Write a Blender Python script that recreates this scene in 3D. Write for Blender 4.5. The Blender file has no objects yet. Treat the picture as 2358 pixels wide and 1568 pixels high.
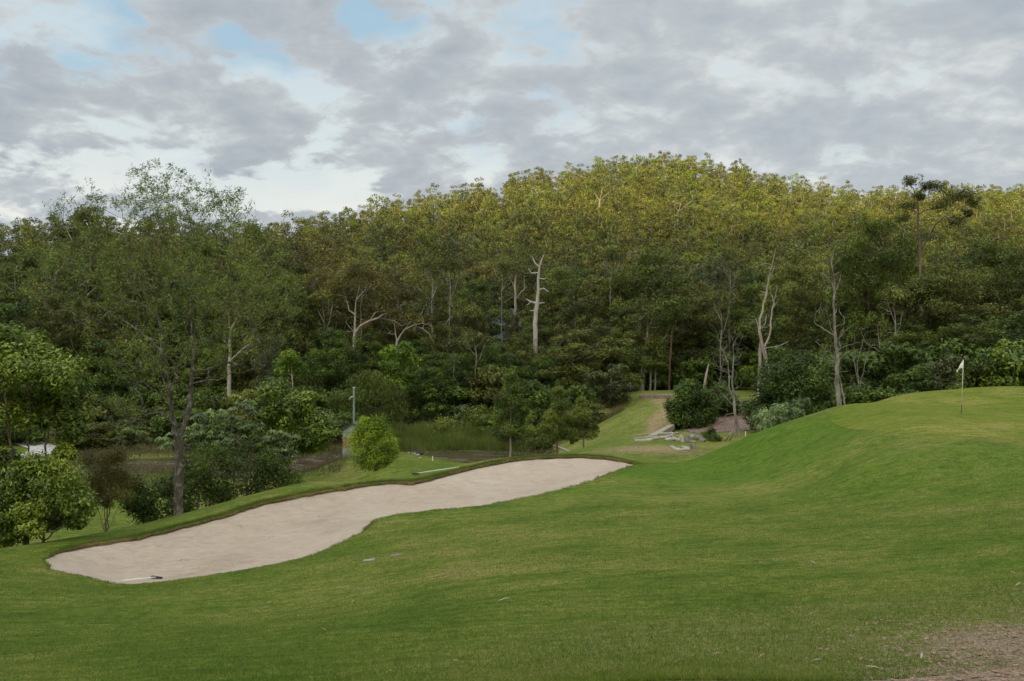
import math, random
import numpy as np
# picture units: the photograph seen 2358 px wide; 35 mm lens on 36 mm film, level camera at the origin
F=2292.5; CX=1179.0; CY=784.0
WATER=-9.0
def W3(px,py,Y): return ((px-CX)/F*Y, Y, (CY-py)/F*Y)
def sstep(a,b,x):
    t=np.clip((x-a)/(b-a),0,1); return t*t*(3-2*t)
CP=[ # px, py, depth of points on the near terrain
(1179,1568,8.5),(1179,1400,13.5),(1179,1300,19),(1179,1200,28),(1179,1152,33),(1179,1055,41),
(400,1568,9.5),(400,1400,19),(400,1337,25),(400,1216,33),(420,1192,35.2),
(0,1568,10),(0,1400,19),(0,1320,24.5),(0,1268,30),(103,1295,28),(210,1250,31),(215,1236,32.5),
(700,1400,18),(700,1285,26),(700,1138,36.5),(700,1112,38.6),(560,1312,24.5),(560,1172,34.8),(560,1150,36.8),
(870,1195,31),(870,1250,26.5),(870,1111,38.2),(900,1098,40.5),(900,1075,50),(910,1040,66),(1000,1085,50),(1060,1080,47),(1050,1080,58),
(1465,1066,42),(1380,1047,44),(1300,1046,43.3),(1400,1030,55),(1450,1000,62),(1450,940,78),(1450,915,90),(1560,1040,52),(1600,1000,64),
(1650,970,70),(1700,935,80),(1720,905,98),(1500,1568,8),(1500,1400,13),(1500,1250,22),(1500,1150,31),(1500,1090,38),(1560,1068,43),
(1700,1085,38),(1640,1040,42.5),(1740,997,43),(1900,947,45),(2050,918,48),(2200,908,50),(2358,910,52),(2213,952,39.4),(2358,1010,33),
(2000,995,35),(1920,962,40),(2000,1060,31),(2358,1080,28),(1900,1100,32),(2358,1200,20),(2358,1400,11.5),(2358,1568,7.5),
(2200,922,44),(2358,926,43),(2050,928,44),(2300,960,38),(2000,1300,16.5),(2000,1200,23),(2000,1125,28.5),(2000,1568,8),(800,1568,9)]
PW=[ # world points
(0,0,-1.6),(-8,0,-1.7),(8,0,-1.3),(0,-12,.5),(-15,3,-3),(18,2,-1.0),(-30,15,-6),(-45,5,-6),(40,5,0),(45,30,-1.8),(35,50,-2.8),(32,62,-3.8),
(-45,-12,-4),(45,-12,1.5),(-25,30,-7.6),(-20,37,-8.1),(-16,44,-8.5),(-30,50,-8.7),(-45,35,-8.5),(-8,48,-7.6),(-11,56,-8.5),(-22,58,-8.8),(-35,65,-8.8),
(-50,60,-8.8),(-60,80,-8.7),(-38,85,-9.0),(-24,84,-8.5),(-10,84,-8.6),(-1,84,-8.5),(-15,62,-8.6),(-16,80,-8.7),(3,70,-8.4),(4,78,-8.3),(2,60,-7.2),(-1,52,-6.5),(9,86,-6.6),(-9.5,68,-7.9),(-9,75,-8.6),
(-3,66,-8.2),(12,47,-5.7),(19,52,-5.0),(16,60,-5.6),(24,58,-4.4),(22,72,-5.0),(35,75,-4.2),(50,80,-4),(60,60,-3),(-20,100,-7.6),(-50,105,-7.4),(0,100,-6.6),(20,105,-5.1),(45,105,-4.2),(70,100,-3.5),(-70,100,-7)]
_P=np.array([W3(*c) for c in CP]+PW,float)
def _k(r2): return 0.5*r2*np.log(np.maximum(r2,1e-12))
def _fit():
    X=_P[:,:2]/50; n=len(X)
    d=((X[:,None]-X[None])**2).sum(-1)
    A=np.zeros((n+3,n+3)); A[:n,:n]=_k(d)+np.eye(n)*2e-5
    A[:n,n]=1; A[:n,n+1:]=X; A[n,:n]=1; A[n+1:,:n]=X.T
    b=np.zeros(n+3); b[:n]=_P[:,2]
    return X,np.linalg.solve(A,b)
_X,_C=_fit()
def tps(x,y):
    x=np.clip(x,-75,75)/50; y=np.clip(y,-18,112)/50
    out=np.empty(x.shape)
    for i in range(0,x.size,20000):
        xs=x.flat[i:i+20000]; ys=y.flat[i:i+20000]
        r2=(xs[:,None]-_X[None,:,0])**2+(ys[:,None]-_X[None,:,1])**2
        n=len(_X)
        out.flat[i:i+20000]=_k(r2)@_C[:n]+_C[n]+_C[n+1]*xs+_C[n+2]*ys
    return out
SKY=np.array([(-600,480),(0,497),(200,480),(400,492),(560,510),(640,508),(700,494),(800,482),(900,457),(1000,439),(1100,420),(1200,396),(1300,376),(1400,358),(1540,346),(1680,364),(1760,394),(1900,415),(2000,428),(2100,432),(2200,427),(2358,418),(3000,400)],float)
YR =np.array([(-600,170),(0,185),(300,195),(600,215),(900,250),(1200,280),(1540,300),(1800,290),(2100,290),(2358,300),(3000,330)],float)
Z0 =np.array([(-600,-7),(0,-7),(600,-7),(1200,-6),(1700,-5.0),(2358,-4),(3000,-3)],float)
TH=8.6
def hill(x,y):
    yy=np.maximum(y,60); u=np.clip(x/yy*F+CX,-600,3000)
    sk=np.interp(u,SKY[:,0],SKY[:,1]); yr=np.interp(u,YR[:,0],YR[:,1]); z0=np.interp(u,Z0[:,0],Z0[:,1])
    zr=(CY-sk)/F*yr-TH*.93
    t=np.clip((yy-112)/(yr-112),0,1)
    p=t**1.35
    z=z0+(zr-z0)*p
    b=np.maximum(yy-yr,0)
    return z-np.minimum(b*b*.0012+b*.02,40)
SUN_EL=math.radians(7.5); SUN_AZ=math.radians(200)   # direction towards the sun, clockwise from +Y
def H0(x,y):
    x=np.asarray(x,float); y=np.asarray(y,float)
    sh=np.broadcast(x,y).shape; x=np.broadcast_to(x,sh).copy(); y=np.broadcast_to(y,sh).copy()
    w=sstep(92,124,y)
    z=tps(x,y)*(1-w)+hill(x,y)*w
    # the ridge behind the photographer that keeps the valley in the shade
    bk=sstep(-25,-230,y)*91.5*(1-.5*sstep(-260,-500,y))
    bk=bk*(1+.035*np.sin(x*.021+1)+.02*np.sin(x*.063)+.012*np.sin(x*.17))
    z=z+bk
    # ponds
    for cx,cy,rx,ry in PONDS:
        a=np.arctan2((y-cy)/ry,(x-cx)/rx); d=np.hypot((x-cx)/rx,(y-cy)/ry)*(1+.1*np.sin(3*a+cx)+.06*np.sin(7*a))
        k=1-sstep(.8,1.35,d); z=z*(1-k)+(WATER-.6)*k
    return z
PONDS=[(-3.5,76.5,5.2,5.0),(-16,72,5.4,6.8),(-26.5,70,4.4,3.8)]
def h(x,y): return float(H0(np.array([x]),np.array([y]))[0])
def hit(px,py,y0=7.5,y1=140):
    ys=np.arange(y0,y1,.1); x=(px-CX)/F*ys; z=H0(x,ys); zr=(CY-py)/F*ys
    m=np.where(zr<=z)[0]
    if len(m)==0: return None
    i=m[0]; return np.array([x[i],ys[i],z[i]])
import bpy, bmesh
from mathutils import Vector, Matrix, geometry
SC=bpy.context.scene
COL=SC.collection
def tag(o,label=None,cat=None,group=None,kind=None):
    if label:o['label']=label
    if cat:o['category']=cat
    if group:o['group']=group
    if kind:o['kind']=kind
    return o
def link(name,me,parent=None,loc=None):
    o=bpy.data.objects.new(name,me); COL.objects.link(o)
    if parent is not None:o.parent=parent
    if loc is not None:o.location=loc
    return o
def empty(name,loc=(0,0,0),rz=0):
    o=link(name,None); o.location=loc; o.rotation_euler=(0,0,rz); o.empty_display_size=.3; return o
def fastmesh(name,V,Fc,k,mats=(),attrs=None,mi=None,smooth=False):
    """V (n,3); Fc (m,k) faces all with k corners; attrs {name:(m,)} per face, or per vertex"""
    me=bpy.data.meshes.new(name); V=np.asarray(V,np.float32); Fc=np.asarray(Fc,np.int32)
    me.vertices.add(len(V)); me.vertices.foreach_set('co',V.ravel())
    me.loops.add(Fc.size); me.loops.foreach_set('vertex_index',Fc.ravel())
    me.polygons.add(len(Fc)); me.polygons.foreach_set('loop_start',np.arange(0,Fc.size,k,dtype=np.int32))
    if mi is not None: me.polygons.foreach_set('material_index',np.asarray(mi,np.int32))
    for m in mats: me.materials.append(m)
    for a,v in (attrs or {}).items():
        at=me.attributes.new(a,'FLOAT','POINT' if len(v)==len(V) and len(v)!=len(Fc) else 'FACE'); at.data.foreach_set('value',np.asarray(v,np.float32))
    me.update(calc_edges=True)
    me.polygons.foreach_set('use_smooth',np.full(len(Fc),smooth))
    return me
# ---------- materials
class NT:
    def __init__(s,name,world=False):
        if world: s.m=bpy.data.worlds.new(name); 
        else: s.m=bpy.data.materials.new(name)
        s.m.use_nodes=True; s.t=s.m.node_tree; s.t.nodes.clear()
    def n(s,typ,ins=None,**p):
        nd=s.t.nodes.new('ShaderNode'+typ)
        for k,v in p.items(): setattr(nd,k,v)
        for k,v in (ins or {}).items():
            i=nd.inputs[k]
            if isinstance(v,bpy.types.NodeSocket): s.t.links.new(v,i)
            else: i.default_value=v
        return nd
    def math(s,op,a,b=0.0,c=None,clamp=False):
        ins={0:a,1:b}
        if c is not None: ins[2]=c
        return s.n('Math',ins,operation=op,use_clamp=clamp).outputs[0]
    def ramp(s,fac,stops,interp='LINEAR'):
        r=s.n('ValToRGB',{'Fac':fac}); cr=r.color_ramp; cr.interpolation=interp
        while len(cr.elements)<len(stops): cr.elements.new(.5)
        for e,(p,c) in zip(cr.elements,stops):
            e.position=p; e.color=(c[0],c[1],c[2],1) if isinstance(c,(tuple,list)) else (c,c,c,1)
        return r.outputs[0]
    def mix(s,f,a,b,blend='MIX'):
        nd=s.n('Mix',data_type='RGBA',blend_type=blend)
        for i,v in ((0,f),(6,a),(7,b)):
            if isinstance(v,bpy.types.NodeSocket): s.t.links.new(v,nd.inputs[i])
            else: nd.inputs[i].default_value=(v if i==0 else (*v,1))
        return nd.outputs[2]
    def noise(s,vec,scale,detail=4,rough=.55,dist=0.0,out=0):
        ins={'Scale':scale,'Detail':detail,'Roughness':rough,'Distortion':dist}
        if vec is not None: ins['Vector']=vec
        return s.n('TexNoise',ins).outputs[out]
    def mapr(s,v,a,b,c=0.0,d=1.0):
        return s.n('MapRange',{0:v,1:a,2:b,3:c,4:d}).outputs[0]
    def attr(s,nm): return s.n('Attribute',attribute_name=nm).outputs['Fac']
    def pos(s): return s.n('NewGeometry').outputs['Position']
    def scale(s,vec,v): return s.n('VectorMath',{0:vec,1:v},operation='MULTIPLY').outputs[0]
    def out(s,sh,disp=None):
        o=s.n('OutputMaterial'); s.t.links.new(sh,o.inputs[0])
    def principled(s,col,rough=.9,spec=.2,normal=None,**kw):
        ins={'Base Color':col if isinstance(col,bpy.types.NodeSocket) else (*col,1),'Roughness':rough,'Specular IOR Level':spec}
        ins.update(kw)
        if normal is not None: ins['Normal']=normal
        return s.n('BsdfPrincipled',ins).outputs[0]
    def bump(s,hh,dist=.02,strength=1.0):
        return s.n('Bump',{'Height':hh,'Distance':dist,'Strength':strength}).outputs[0]
def simple(name,c,rough=.8,spec=.3,var=.25,sc=8,bump=0):
    t=NT(name); p=t.n('TexCoord').outputs['Object']
    f=t.noise(p,sc,6,.65); c1=tuple(x*(1-var) for x in c); c2=tuple(min(x*(1+var),1) for x in c)
    col=t.ramp(f,[(.3,c1),(.7,c2)])
    nm=t.bump(t.noise(p,sc*6,4),bump) if bump else None
    t.out(t.principled(col,rough,spec,nm)); return t.m
LEAFK=(1.34,1.42,.86)
def leafmat(name,dark,mid,lite,trans=.2,hue=(.35,.28,.12),huef=.0,rough=.55,spec=.25,scale=.5):
    dark,mid,lite=[tuple(v*k for v,k in zip(c,LEAFK)) for c in (dark,mid,lite)]
    t=NT(name); lv=t.attr('lv'); cv=t.attr('cv')
    rnd=t.n('ObjectInfo').outputs['Random']
    f=t.math('ADD',t.math('MULTIPLY',lv,.5),t.math('MULTIPLY',cv,.5))
    n=t.noise(t.pos(),scale,3); f=t.math('ADD',f,t.math('MULTIPLY',t.math('SUBTRACT',n,.5),.8),clamp=True)
    col=t.ramp(f,[(.12,tuple(v*.85 for v in dark)),(.5,mid),(.88,tuple(v*1.2 for v in lite))])
    if huef>0:
        col=t.mix(t.mapr(rnd,.45,1,0,huef),col,hue)
        col=t.mix(1.0,col,t.ramp(t.math('FRACT',t.math('MULTIPLY',rnd,7.3)),[(0,.72),(1,1.25)]),'MULTIPLY')
    a=t.principled(col,rough,spec)
    b=t.n('BsdfTranslucent',{'Color':col}).outputs[0]
    t.out(t.n('MixShader',{0:trans,1:a,2:b}).outputs[0]); return t.m
def barkmat(name,c1,c2,c3,sc=3,stretch=.25,bump=.02):
    t=NT(name); p=t.scale(t.n('TexCoord').outputs['Object'],(1,1,stretch))
    f=t.noise(p,sc,8,.7,.4); g=t.noise(p,sc*7,5,.7)
    col=t.ramp(f,[(.3,c1),(.5,c2),(.68,c3)]); col=t.mix(t.mapr(g,.5,.75,0,.55),col,tuple(x*.45 for x in c1))
    t.out(t.principled(col,.9,.15,t.bump(g,bump))); return t.m
# ---------- skeletons: branches as a tree of nodes
def unit(v): return v/np.maximum(np.linalg.norm(v,axis=-1,keepdims=True),1e-9)
class Skel:
    def __init__(s,p0): s.P=[np.array(p0,float)]; s.par=[-1]; s.tips=[]
    def add(s,p,par): s.P.append(np.array(p,float)); s.par.append(par); return len(s.P)-1
    def line(s,i0,pts,rng=None,wob=0.0,seg=.5):
        """poly-line through pts, smoothed and split"""
        i=i0; Q=[s.P[i0]]+[np.array(p,float) for p in pts]
        for k in range(1,len(Q)):
            a,b=Q[k-1],Q[k]; L=np.linalg.norm(b-a); n=max(1,int(L/seg))
            for j in range(1,n+1):
                q=a+(b-a)*j/n
                if rng is not None and j<n: q=q+rng.normal(0,wob,3)
                i=s.add(q,i)
        return i
    def grow(s,T,rng,seg=.5,wob=.05,bend=.35,lean=.5,lo=1,droop=0.0):
        T=np.asarray(T,float); T=T[np.argsort(np.linalg.norm(T-s.P[0],axis=1))]
        buf=np.zeros((len(s.P)+len(T)*40+10,3)); n=len(s.P); buf[:n]=s.P
        for t in T:
            D=t-buf[lo:n]; d=np.linalg.norm(D,axis=1)
            hor=np.hypot(D[:,0],D[:,1])
            cost=d+1.2*np.maximum(0,lean*hor-D[:,2])
            i=int(np.argmin(cost))+lo; p=buf[i]; L=np.linalg.norm(t-p)
            if L<1e-3: continue
            pa=s.par[i]; di=unit(p-buf[pa]) if pa>=0 else np.array([0,0,1.])
            c=p+di*L*bend+np.array([0,0,-droop*L]); k=min(max(1,int(L/seg)),30); last=i
            for j in range(1,k+1):
                u=j/k; q=(1-u)**2*p+2*u*(1-u)*c+u*u*t
                if j<k: q=q+rng.normal(0,wob,3)
                if n>=len(buf): buf=np.vstack([buf,np.zeros((5000,3))])
                buf[n]=q; s.P.append(q); s.par.append(last); last=n; n+=1
            s.tips.append(last)
    def radii(s,tip,base,cap=None):
        n=len(s.P); kids=[0]*n
        for p in s.par:
            if p>=0: kids[p]+=1
        cnt=np.array([1.0 if k==0 else 0.0 for k in kids])
        for i in range(n-1,0,-1): cnt[s.par[i]]+=cnt[i]
        P=np.array(s.P); ds=np.zeros(n)
        for i in range(1,n): ds[i]=ds[s.par[i]]+np.linalg.norm(P[i]-P[s.par[i]])
        tp=1-.42*np.minimum(ds/max(np.percentile(ds,97),1e-6),1)
        s.cnt=cnt; s.R=np.sqrt(tip*tip+(base*tp)**2*(cnt/cnt[0])**1.08); return s
    def mesh(s,k0=8,minr=0.0,flare=0.0):
        n=len(s.P); P=np.array(s.P); ch=[[] for _ in range(n)]
        for i in range(1,n): ch[s.par[i]].append(i)
        V=[];Fq=[];nv=0; st=[(0,None)]
        while st:
            i,pa=st.pop(); chain=[pa] if pa is not None else []
            r0=s.R[i]; chain.append(i)
            while ch[i]:
                c=sorted(ch[i],key=lambda q:-s.R[q]); 
                for q in c[1:]: st.append((q,i))
                i=c[0]; chain.append(i)
            if len(chain)<2 or s.R[chain[min(1,len(chain)-1)]]<minr: continue
            Q=P[chain]; R=s.R[chain].copy()
            if pa is not None: R[0]=min(R[0],r0*1.15)
            R[-1]*=.5
            if pa is None and flare>0: R=R*(1+flare*np.exp(-np.linalg.norm(Q-Q[0],axis=1)/(R[0]*2.5)))
            T=unit(np.gradient(Q,axis=0)); m=len(Q)
            k=k0 if R[min(1,m-1)]>.04 else (5 if R[min(1,m-1)]>.015 else 3)
            ref=np.array([1,0,0.]) if abs(T[0][0])<.8 else np.array([0,1,0.])
            U=unit(np.cross(T,ref)); Wv=np.cross(T,U)
            a=np.arange(k)*2*math.pi/k
            ring=Q[:,None]+R[:,None,None]*(np.cos(a)[None,:,None]*U[:,None]+np.sin(a)[None,:,None]*Wv[:,None])
            V.append(ring.reshape(-1,3)); j=np.arange(m-1)[:,None]*k; b=np.arange(k)[None]; b2=(b+1)%k
            Fq.append(np.stack([nv+j+b,nv+j+b2,nv+j+k+b2,nv+j+k+b],-1).reshape(-1,4)); nv+=m*k
        return np.vstack(V),np.vstack(Fq)
def leafcloud(rng,C,R,n,size,aspect=.35,flat=.7,up=.35,out=.8,shell=.55,droop=0.0,cvals=None,tvar=.35,jit=1.0):
    """rhombic leaves round the points C; returns V,F,lv,cv"""
    C=np.asarray(C,float); M=len(C); R=np.broadcast_to(np.asarray(R,float),(M,)); n=np.broadcast_to(np.asarray(n),(M,)).astype(int)
    idx=np.repeat(np.arange(M),n); N=len(idx)
    d=unit(rng.normal(size=(N,3))); d[:,2]+=.25; d=unit(d)
    rad=1-(rng.random(N)**1.6)*(1-shell)*1.2; rad=np.maximum(rad,.05)
    p=C[idx]+d*(R[idx]*rad)[:,None]*np.array([1,1,flat])
    nn=unit(d*out+rng.normal(size=(N,3))*.55*jit+np.array([0,0,up]))
    a=unit(np.cross(nn,rng.normal(size=(N,3)))); a=unit(a+np.array([0,0,-droop]))
    b=unit(np.cross(nn,a)); L=size*(1+tvar*rng.normal(size=N)).clip(.4,1.8)
    return quadleaf(p,a,b,L,aspect,rng,idx,M,cvals)
def quadleaf(p,a,b,L,aspect,rng,idx=None,M=1,cvals=None):
    N=len(p); L=np.broadcast_to(L,(N,)); h=(a*L[:,None])*.5; w=(b*L[:,None]*aspect)*.5
    V=np.stack([p-h,p-w*1.0-h*.15,p+h,p+w-h*.15],1).reshape(-1,3)
    Fq=np.arange(4*N).reshape(N,4)
    if cvals is None: cvals=rng.random(M)
    return V,Fq,rng.random(N),(np.asarray(cvals)[idx] if idx is not None else np.full(N,.5))
def merge(L):
    V=[];Fq=[];A=[];B=[];n=0
    for v,f,a,b in L: V.append(v);Fq.append(f+n);A.append(a);B.append(b);n+=len(v)
    return np.vstack(V),np.vstack(Fq),np.concatenate(A),np.concatenate(B)
def leafmesh(name,L,mat):
    v,f,a,b=L; return fastmesh(name,v,f,4,[mat],{'lv':a,'cv':b})
def pick_clumps(rng,M,lo,hi,W,shape='gum',mind=.8):
    """clump centres on the outer part of a crown between heights lo and hi, half-width W"""
    out=[];tries=0
    while len(out)<M and tries<M*80:
        tries+=1; t=rng.random(); 
        if shape=='gum': r=W*math.sqrt(max(0,1-((t-.55)/.62)**2))*(.85+.15*math.sin(5*t))
        elif shape=='cone': r=W*(1-t)**.8+.15*W
        elif shape=='round': r=W*math.sqrt(max(0,1-(2*t-1)**2))
        elif shape=='full': r=W*(max(0.06,1-t**4.5))**.5*(.78+.22*min(1,t*4))
        elif shape=='flat': r=W*(.35+.65*t)*math.sqrt(max(0,1-max(0,t-.75)**2*12))
        q=r*(1-rng.random()**2.2*.85); th=rng.random()*2*math.pi
        c=np.array([q*math.cos(th),q*math.sin(th),lo+(hi-lo)*t])
        if all(np.linalg.norm((c-o)*[1,1,1.25])>mind for o in out): out.append(c)
    return np.array(out)
def tree(rng,H,W,lo=.35,M=16,mind=None,shape='gum',cr=.9,sub=6,nl=60,ls=.3,asp=.4,flat=.65,tr=.2,tip=.02,up=.2,droop=0.1,trunk_to=.7,lean=.05,wob=.06,bark=None,leaf=None,name='tree',stems=1,twigs=True,shell=.68,fork=False,jit=1.0):
    """returns (wood mesh, leaf mesh) with the base at the origin"""
    s=Skel((0,0,-.3)); ends=[]
    for k in range(stems):
        a=rng.random()*6.28; off=lean*H*(1 if stems==1 else 2.2)
        top=np.array([math.cos(a)*off,math.sin(a)*off,H*trunk_to*(1-.25*k/max(1,stems))])
        mid=top*.5+np.array([rng.normal(0,.02*H),rng.normal(0,.02*H),0])
        s.line(0,[top*.02+np.array([rng.normal(0,tr*.3*(stems>1)),rng.normal(0,tr*.3*(stems>1)),0]),mid,top],rng,wob*.5,seg=max(.35,H*.05))
    md=mind if mind else W*.19
    C=pick_clumps(rng,M,lo*H,H-cr*flat,max(W/2-cr*.7,.1),shape,md)
    s.grow(C,rng,seg=max(.3,H*.04),wob=wob,lean=.45,lo=2)
    K=[];KR=[];KC=[]
    for c in C:
        base=rng.random(); R=cr*rng.uniform(.75,1.25)
        m=sub
        d=unit(rng.normal(size=(m,3))); d[:,2]=np.abs(d[:,2])*.9-.25
        q=c+d*R*np.array([1,1,flat])*rng.uniform(.55,1.0,(m,1))
        K.append(q);KR+=list(R*rng.uniform(.38,.6,m));KC+=list(np.clip(base+rng.normal(0,.15,m),0,1))
    K=np.vstack(K)
    if twigs: s.grow(K,rng,seg=max(.25,H*.03),wob=wob*.6,lean=.3,lo=2)
    s.radii(tip,tr)
    v,f=s.mesh(7,flare=.35); wm=fastmesh(name+'_wood',v,f,4,[bark],smooth=True)
    L=leafcloud(rng,K,KR,nl,ls,asp,flat=.85,up=up,out=1.7,droop=droop,cvals=KC,shell=shell,jit=jit)
    return wm,leafmesh(name+'_leaves',L,leaf)
def place(name,meshes,loc,label,cat,group=None,rz=0,sc=(1,1,1),parts=('trunk','crown')):
    o=empty(name,loc,rz); o.scale=sc
    for pn,me in zip(parts,meshes): link(pn,me,o)
    return tag(o,label,cat,group)
def box(V,Fc,c,s,rot=None):
    n=len(V); 
    for dx,dy,dz in [(-1,-1,-1),(1,-1,-1),(1,1,-1),(-1,1,-1),(-1,-1,1),(1,-1,1),(1,1,1),(-1,1,1)]:
        p=Vector((dx*s[0]/2,dy*s[1]/2,dz*s[2]/2))
        if rot is not None: p=rot@p
        V.append(tuple(p+Vector(c)))
    for f in [(0,3,2,1),(4,5,6,7),(0,1,5,4),(1,2,6,5),(2,3,7,6),(3,0,4,7)]: Fc.append(tuple(n+i for i in f))
def pmesh(name,V,Fc,mats,smooth=False,mi=None,bevel=0):
    me=bpy.data.meshes.new(name); me.from_pydata([tuple(v) for v in V],[],[tuple(f) for f in Fc])
    for m in (mats if isinstance(mats,(list,tuple)) else [mats]): me.materials.append(m)
    if mi is not None: me.polygons.foreach_set('material_index',mi)
    if bevel:
        b=bmesh.new(); b.from_mesh(me); bmesh.ops.bevel(b,geom=b.edges[:],offset=bevel,segments=2,affect='EDGES'); b.to_mesh(me); b.free()
    me.polygons.foreach_set('use_smooth',[smooth]*len(me.polygons)); me.update(); return me
def tube(pts,rad,k=8,cap=True):
    Q=np.array(pts,float); m=len(Q); R=np.broadcast_to(np.asarray(rad,float),(m,)); T=unit(np.gradient(Q,axis=0))
    ref=np.array([0,0,1.]) if abs(T[0][2])<.9 else np.array([1,0,0.])
    U=unit(np.cross(T,ref)); Wv=np.cross(T,U); a=np.arange(k)*2*math.pi/k
    ring=Q[:,None]+R[:,None,None]*(np.cos(a)[None,:,None]*U[:,None]+np.sin(a)[None,:,None]*Wv[:,None])
    V=[tuple(v) for v in ring.reshape(-1,3)]; Fc=[]
    for j in range(m-1):
        for b in range(k): Fc.append((j*k+b,j*k+(b+1)%k,(j+1)*k+(b+1)%k,(j+1)*k+b))
    if cap: Fc.append(tuple(range(k))[::-1]); Fc.append(tuple((m-1)*k+b for b in range(k)))
    return V,Fc
rng=np.random.default_rng(7)
# ---------- ground materials
def turf_mat(name,green=False):
    t=NT(name); P=t.pos()
    big=t.noise(P,.09,3,.5); med=t.noise(P,.45,5,.6,.3); fine=t.noise(P,5,6,.7); vf=t.noise(P,38,4,.75)
    st=t.noise(t.scale(P,(.35,2.2,1)),1.6,5,.65,.5)
    f=t.math('ADD',t.math('MULTIPLY',big,.35),t.math('MULTIPLY',med,.4)); f=t.math('ADD',f,t.math('MULTIPLY',st,.25))
    f=t.math('ADD',f,t.math('MULTIPLY',t.math('SUBTRACT',fine,.5),.5))
    if green: stops=[(.37,(.088,.140,.009)),(.47,(.122,.162,.014)),(.56,(.160,.180,.026)),(.68,(.27,.23,.075))]
    else: stops=[(.38,(.064,.108,.010)),(.455,(.104,.150,.018)),(.53,(.156,.183,.032)),(.62,(.245,.215,.070))]
    col=t.ramp(f,stops)
    lush=t.attr('lush'); tan=t.attr('tan'); rough=t.attr('rough'); dirt=t.attr('dirt'); forest=t.attr('forest')
    brk=t.math('MULTIPLY',t.math('SUBTRACT',t.noise(P,1.3,7,.72,.6),.5),2.4)
    brk2=t.math('MULTIPLY',t.math('SUBTRACT',t.noise(t.scale(P,(1,2.4,1)),3.5,7,.75,.3),.5),2.4)
    col=t.mix(t.math('MULTIPLY',t.mapr(t.math('ADD',lush,t.math('MULTIPLY',brk,.5)),.2,.8),.8),col,t.ramp(fine,[(.3,(.050,.118,.007)),(.7,(.105,.178,.013))]))
    col=t.mix(t.mapr(t.math('ADD',rough,t.math('MULTIPLY',brk2,.9)),.45,.9),col,t.ramp(vf,[(.3,(.12,.14,.035)),(.7,(.30,.27,.12))]))
    col=t.mix(t.mapr(t.math('ADD',tan,brk2),.45,.95),col,t.ramp(fine,[(.3,(.22,.165,.080)),(.7,(.36,.275,.155))]))
    col=t.mix(t.mapr(t.math('ADD',dirt,brk2),.4,.75),col,t.ramp(vf,[(.28,(.12,.085,.055)),(.5,(.27,.195,.135)),(.72,(.44,.36,.27))]))
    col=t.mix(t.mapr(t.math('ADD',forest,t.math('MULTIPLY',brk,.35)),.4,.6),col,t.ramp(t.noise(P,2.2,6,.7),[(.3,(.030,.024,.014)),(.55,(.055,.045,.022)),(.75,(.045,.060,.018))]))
    mot=t.noise(t.n('VectorMath',{0:P,1:(1.7,4.4,1)},operation='MULTIPLY').outputs[0],.9,7,.68,.9)
    col=t.mix(1.0,col,t.ramp(mot,[(.34,(.66,.72,.66)),(.5,(1,1,1)),(.66,(1.22,1.14,1.2))]),'MULTIPLY')
    gr=t.noise(P,15,5,.8); col=t.mix(1.0,col,t.ramp(gr,[(.36,(.70,.74,.66)),(.5,(1,1,1)),(.64,(1.28,1.22,1.2))]),'MULTIPLY')
    sp_=t.noise(P,14,3,.6); col=t.mix(t.mapr(sp_,.68,.73,0,.55),col,(.30,.26,.14))
    col=t.mix(t.mapr(t.noise(t.scale(P,(1,1.5,1)),9,3,.6),.69,.74,0,.6),col,(.035,.040,.015))
    col=t.mix(1.0,col,t.ramp(vf,[(.25,.62),(.55,1.0),(.8,1.3)]),'MULTIPLY')
    hh=t.math('ADD',t.math('MULTIPLY',vf,.5),fine)
    t.out(t.principled(col,.95,.12,t.bump(hh,.045 if not green else .015,.9))); return t.m
M_turf=turf_mat('turf'); M_green=turf_mat('green_turf',True)
def sand_mat():
    t=NT('sand'); P=t.pos()
    a=t.noise(P,.35,4,.6); b=t.noise(t.scale(P,(1,1.8,1)),2.2,8,.68,.4); c=t.noise(P,55,3,.7)
    col=t.ramp(t.math('ADD',t.math('MULTIPLY',a,.4),t.math('MULTIPLY',b,.6)),[(.3,(.57,.44,.345)),(.5,(.69,.565,.455)),(.7,(.76,.65,.53))])
    edge=t.attr('edge'); brk=t.math('MULTIPLY',t.math('SUBTRACT',t.noise(P,1.7,8,.75,.8),.5),2.2)
    col=t.mix(t.mapr(t.math('ADD',edge,brk),.55,1.25,0,.55),col,(.46,.29,.15))
    col=t.mix(t.mapr(t.noise(P,.55,5,.6,.4),.52,.66,0,.5),col,t.mix(1.0,col,(.80,.77,.74),'MULTIPLY'))
    weed=t.noise(P,1.1,9,.8,.5); col=t.mix(t.mapr(weed,.68,.76,0,.6),col,(.28,.17,.07))
    st=t.noise(t.scale(P,(.8,3.2,3)),3.0,7,.72,1.2); col=t.mix(t.mapr(st,.56,.72,0,.28),col,(.36,.27,.19))
    col=t.mix(1.0,col,t.ramp(c,[(.3,.88),(.7,1.1)]),'MULTIPLY')
    hh=t.math('ADD',t.math('MULTIPLY',b,1.0),t.math('MULTIPLY',c,.12))
    t.out(t.principled(col,.95,.1,t.bump(t.math('ADD',hh,t.math('MULTIPLY',st,1.1)),.22,.85))); return t.m
M_sand=sand_mat()
M_soil=simple('soil',(.17,.10,.058),.95,.1,.5,14,.03)
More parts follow.
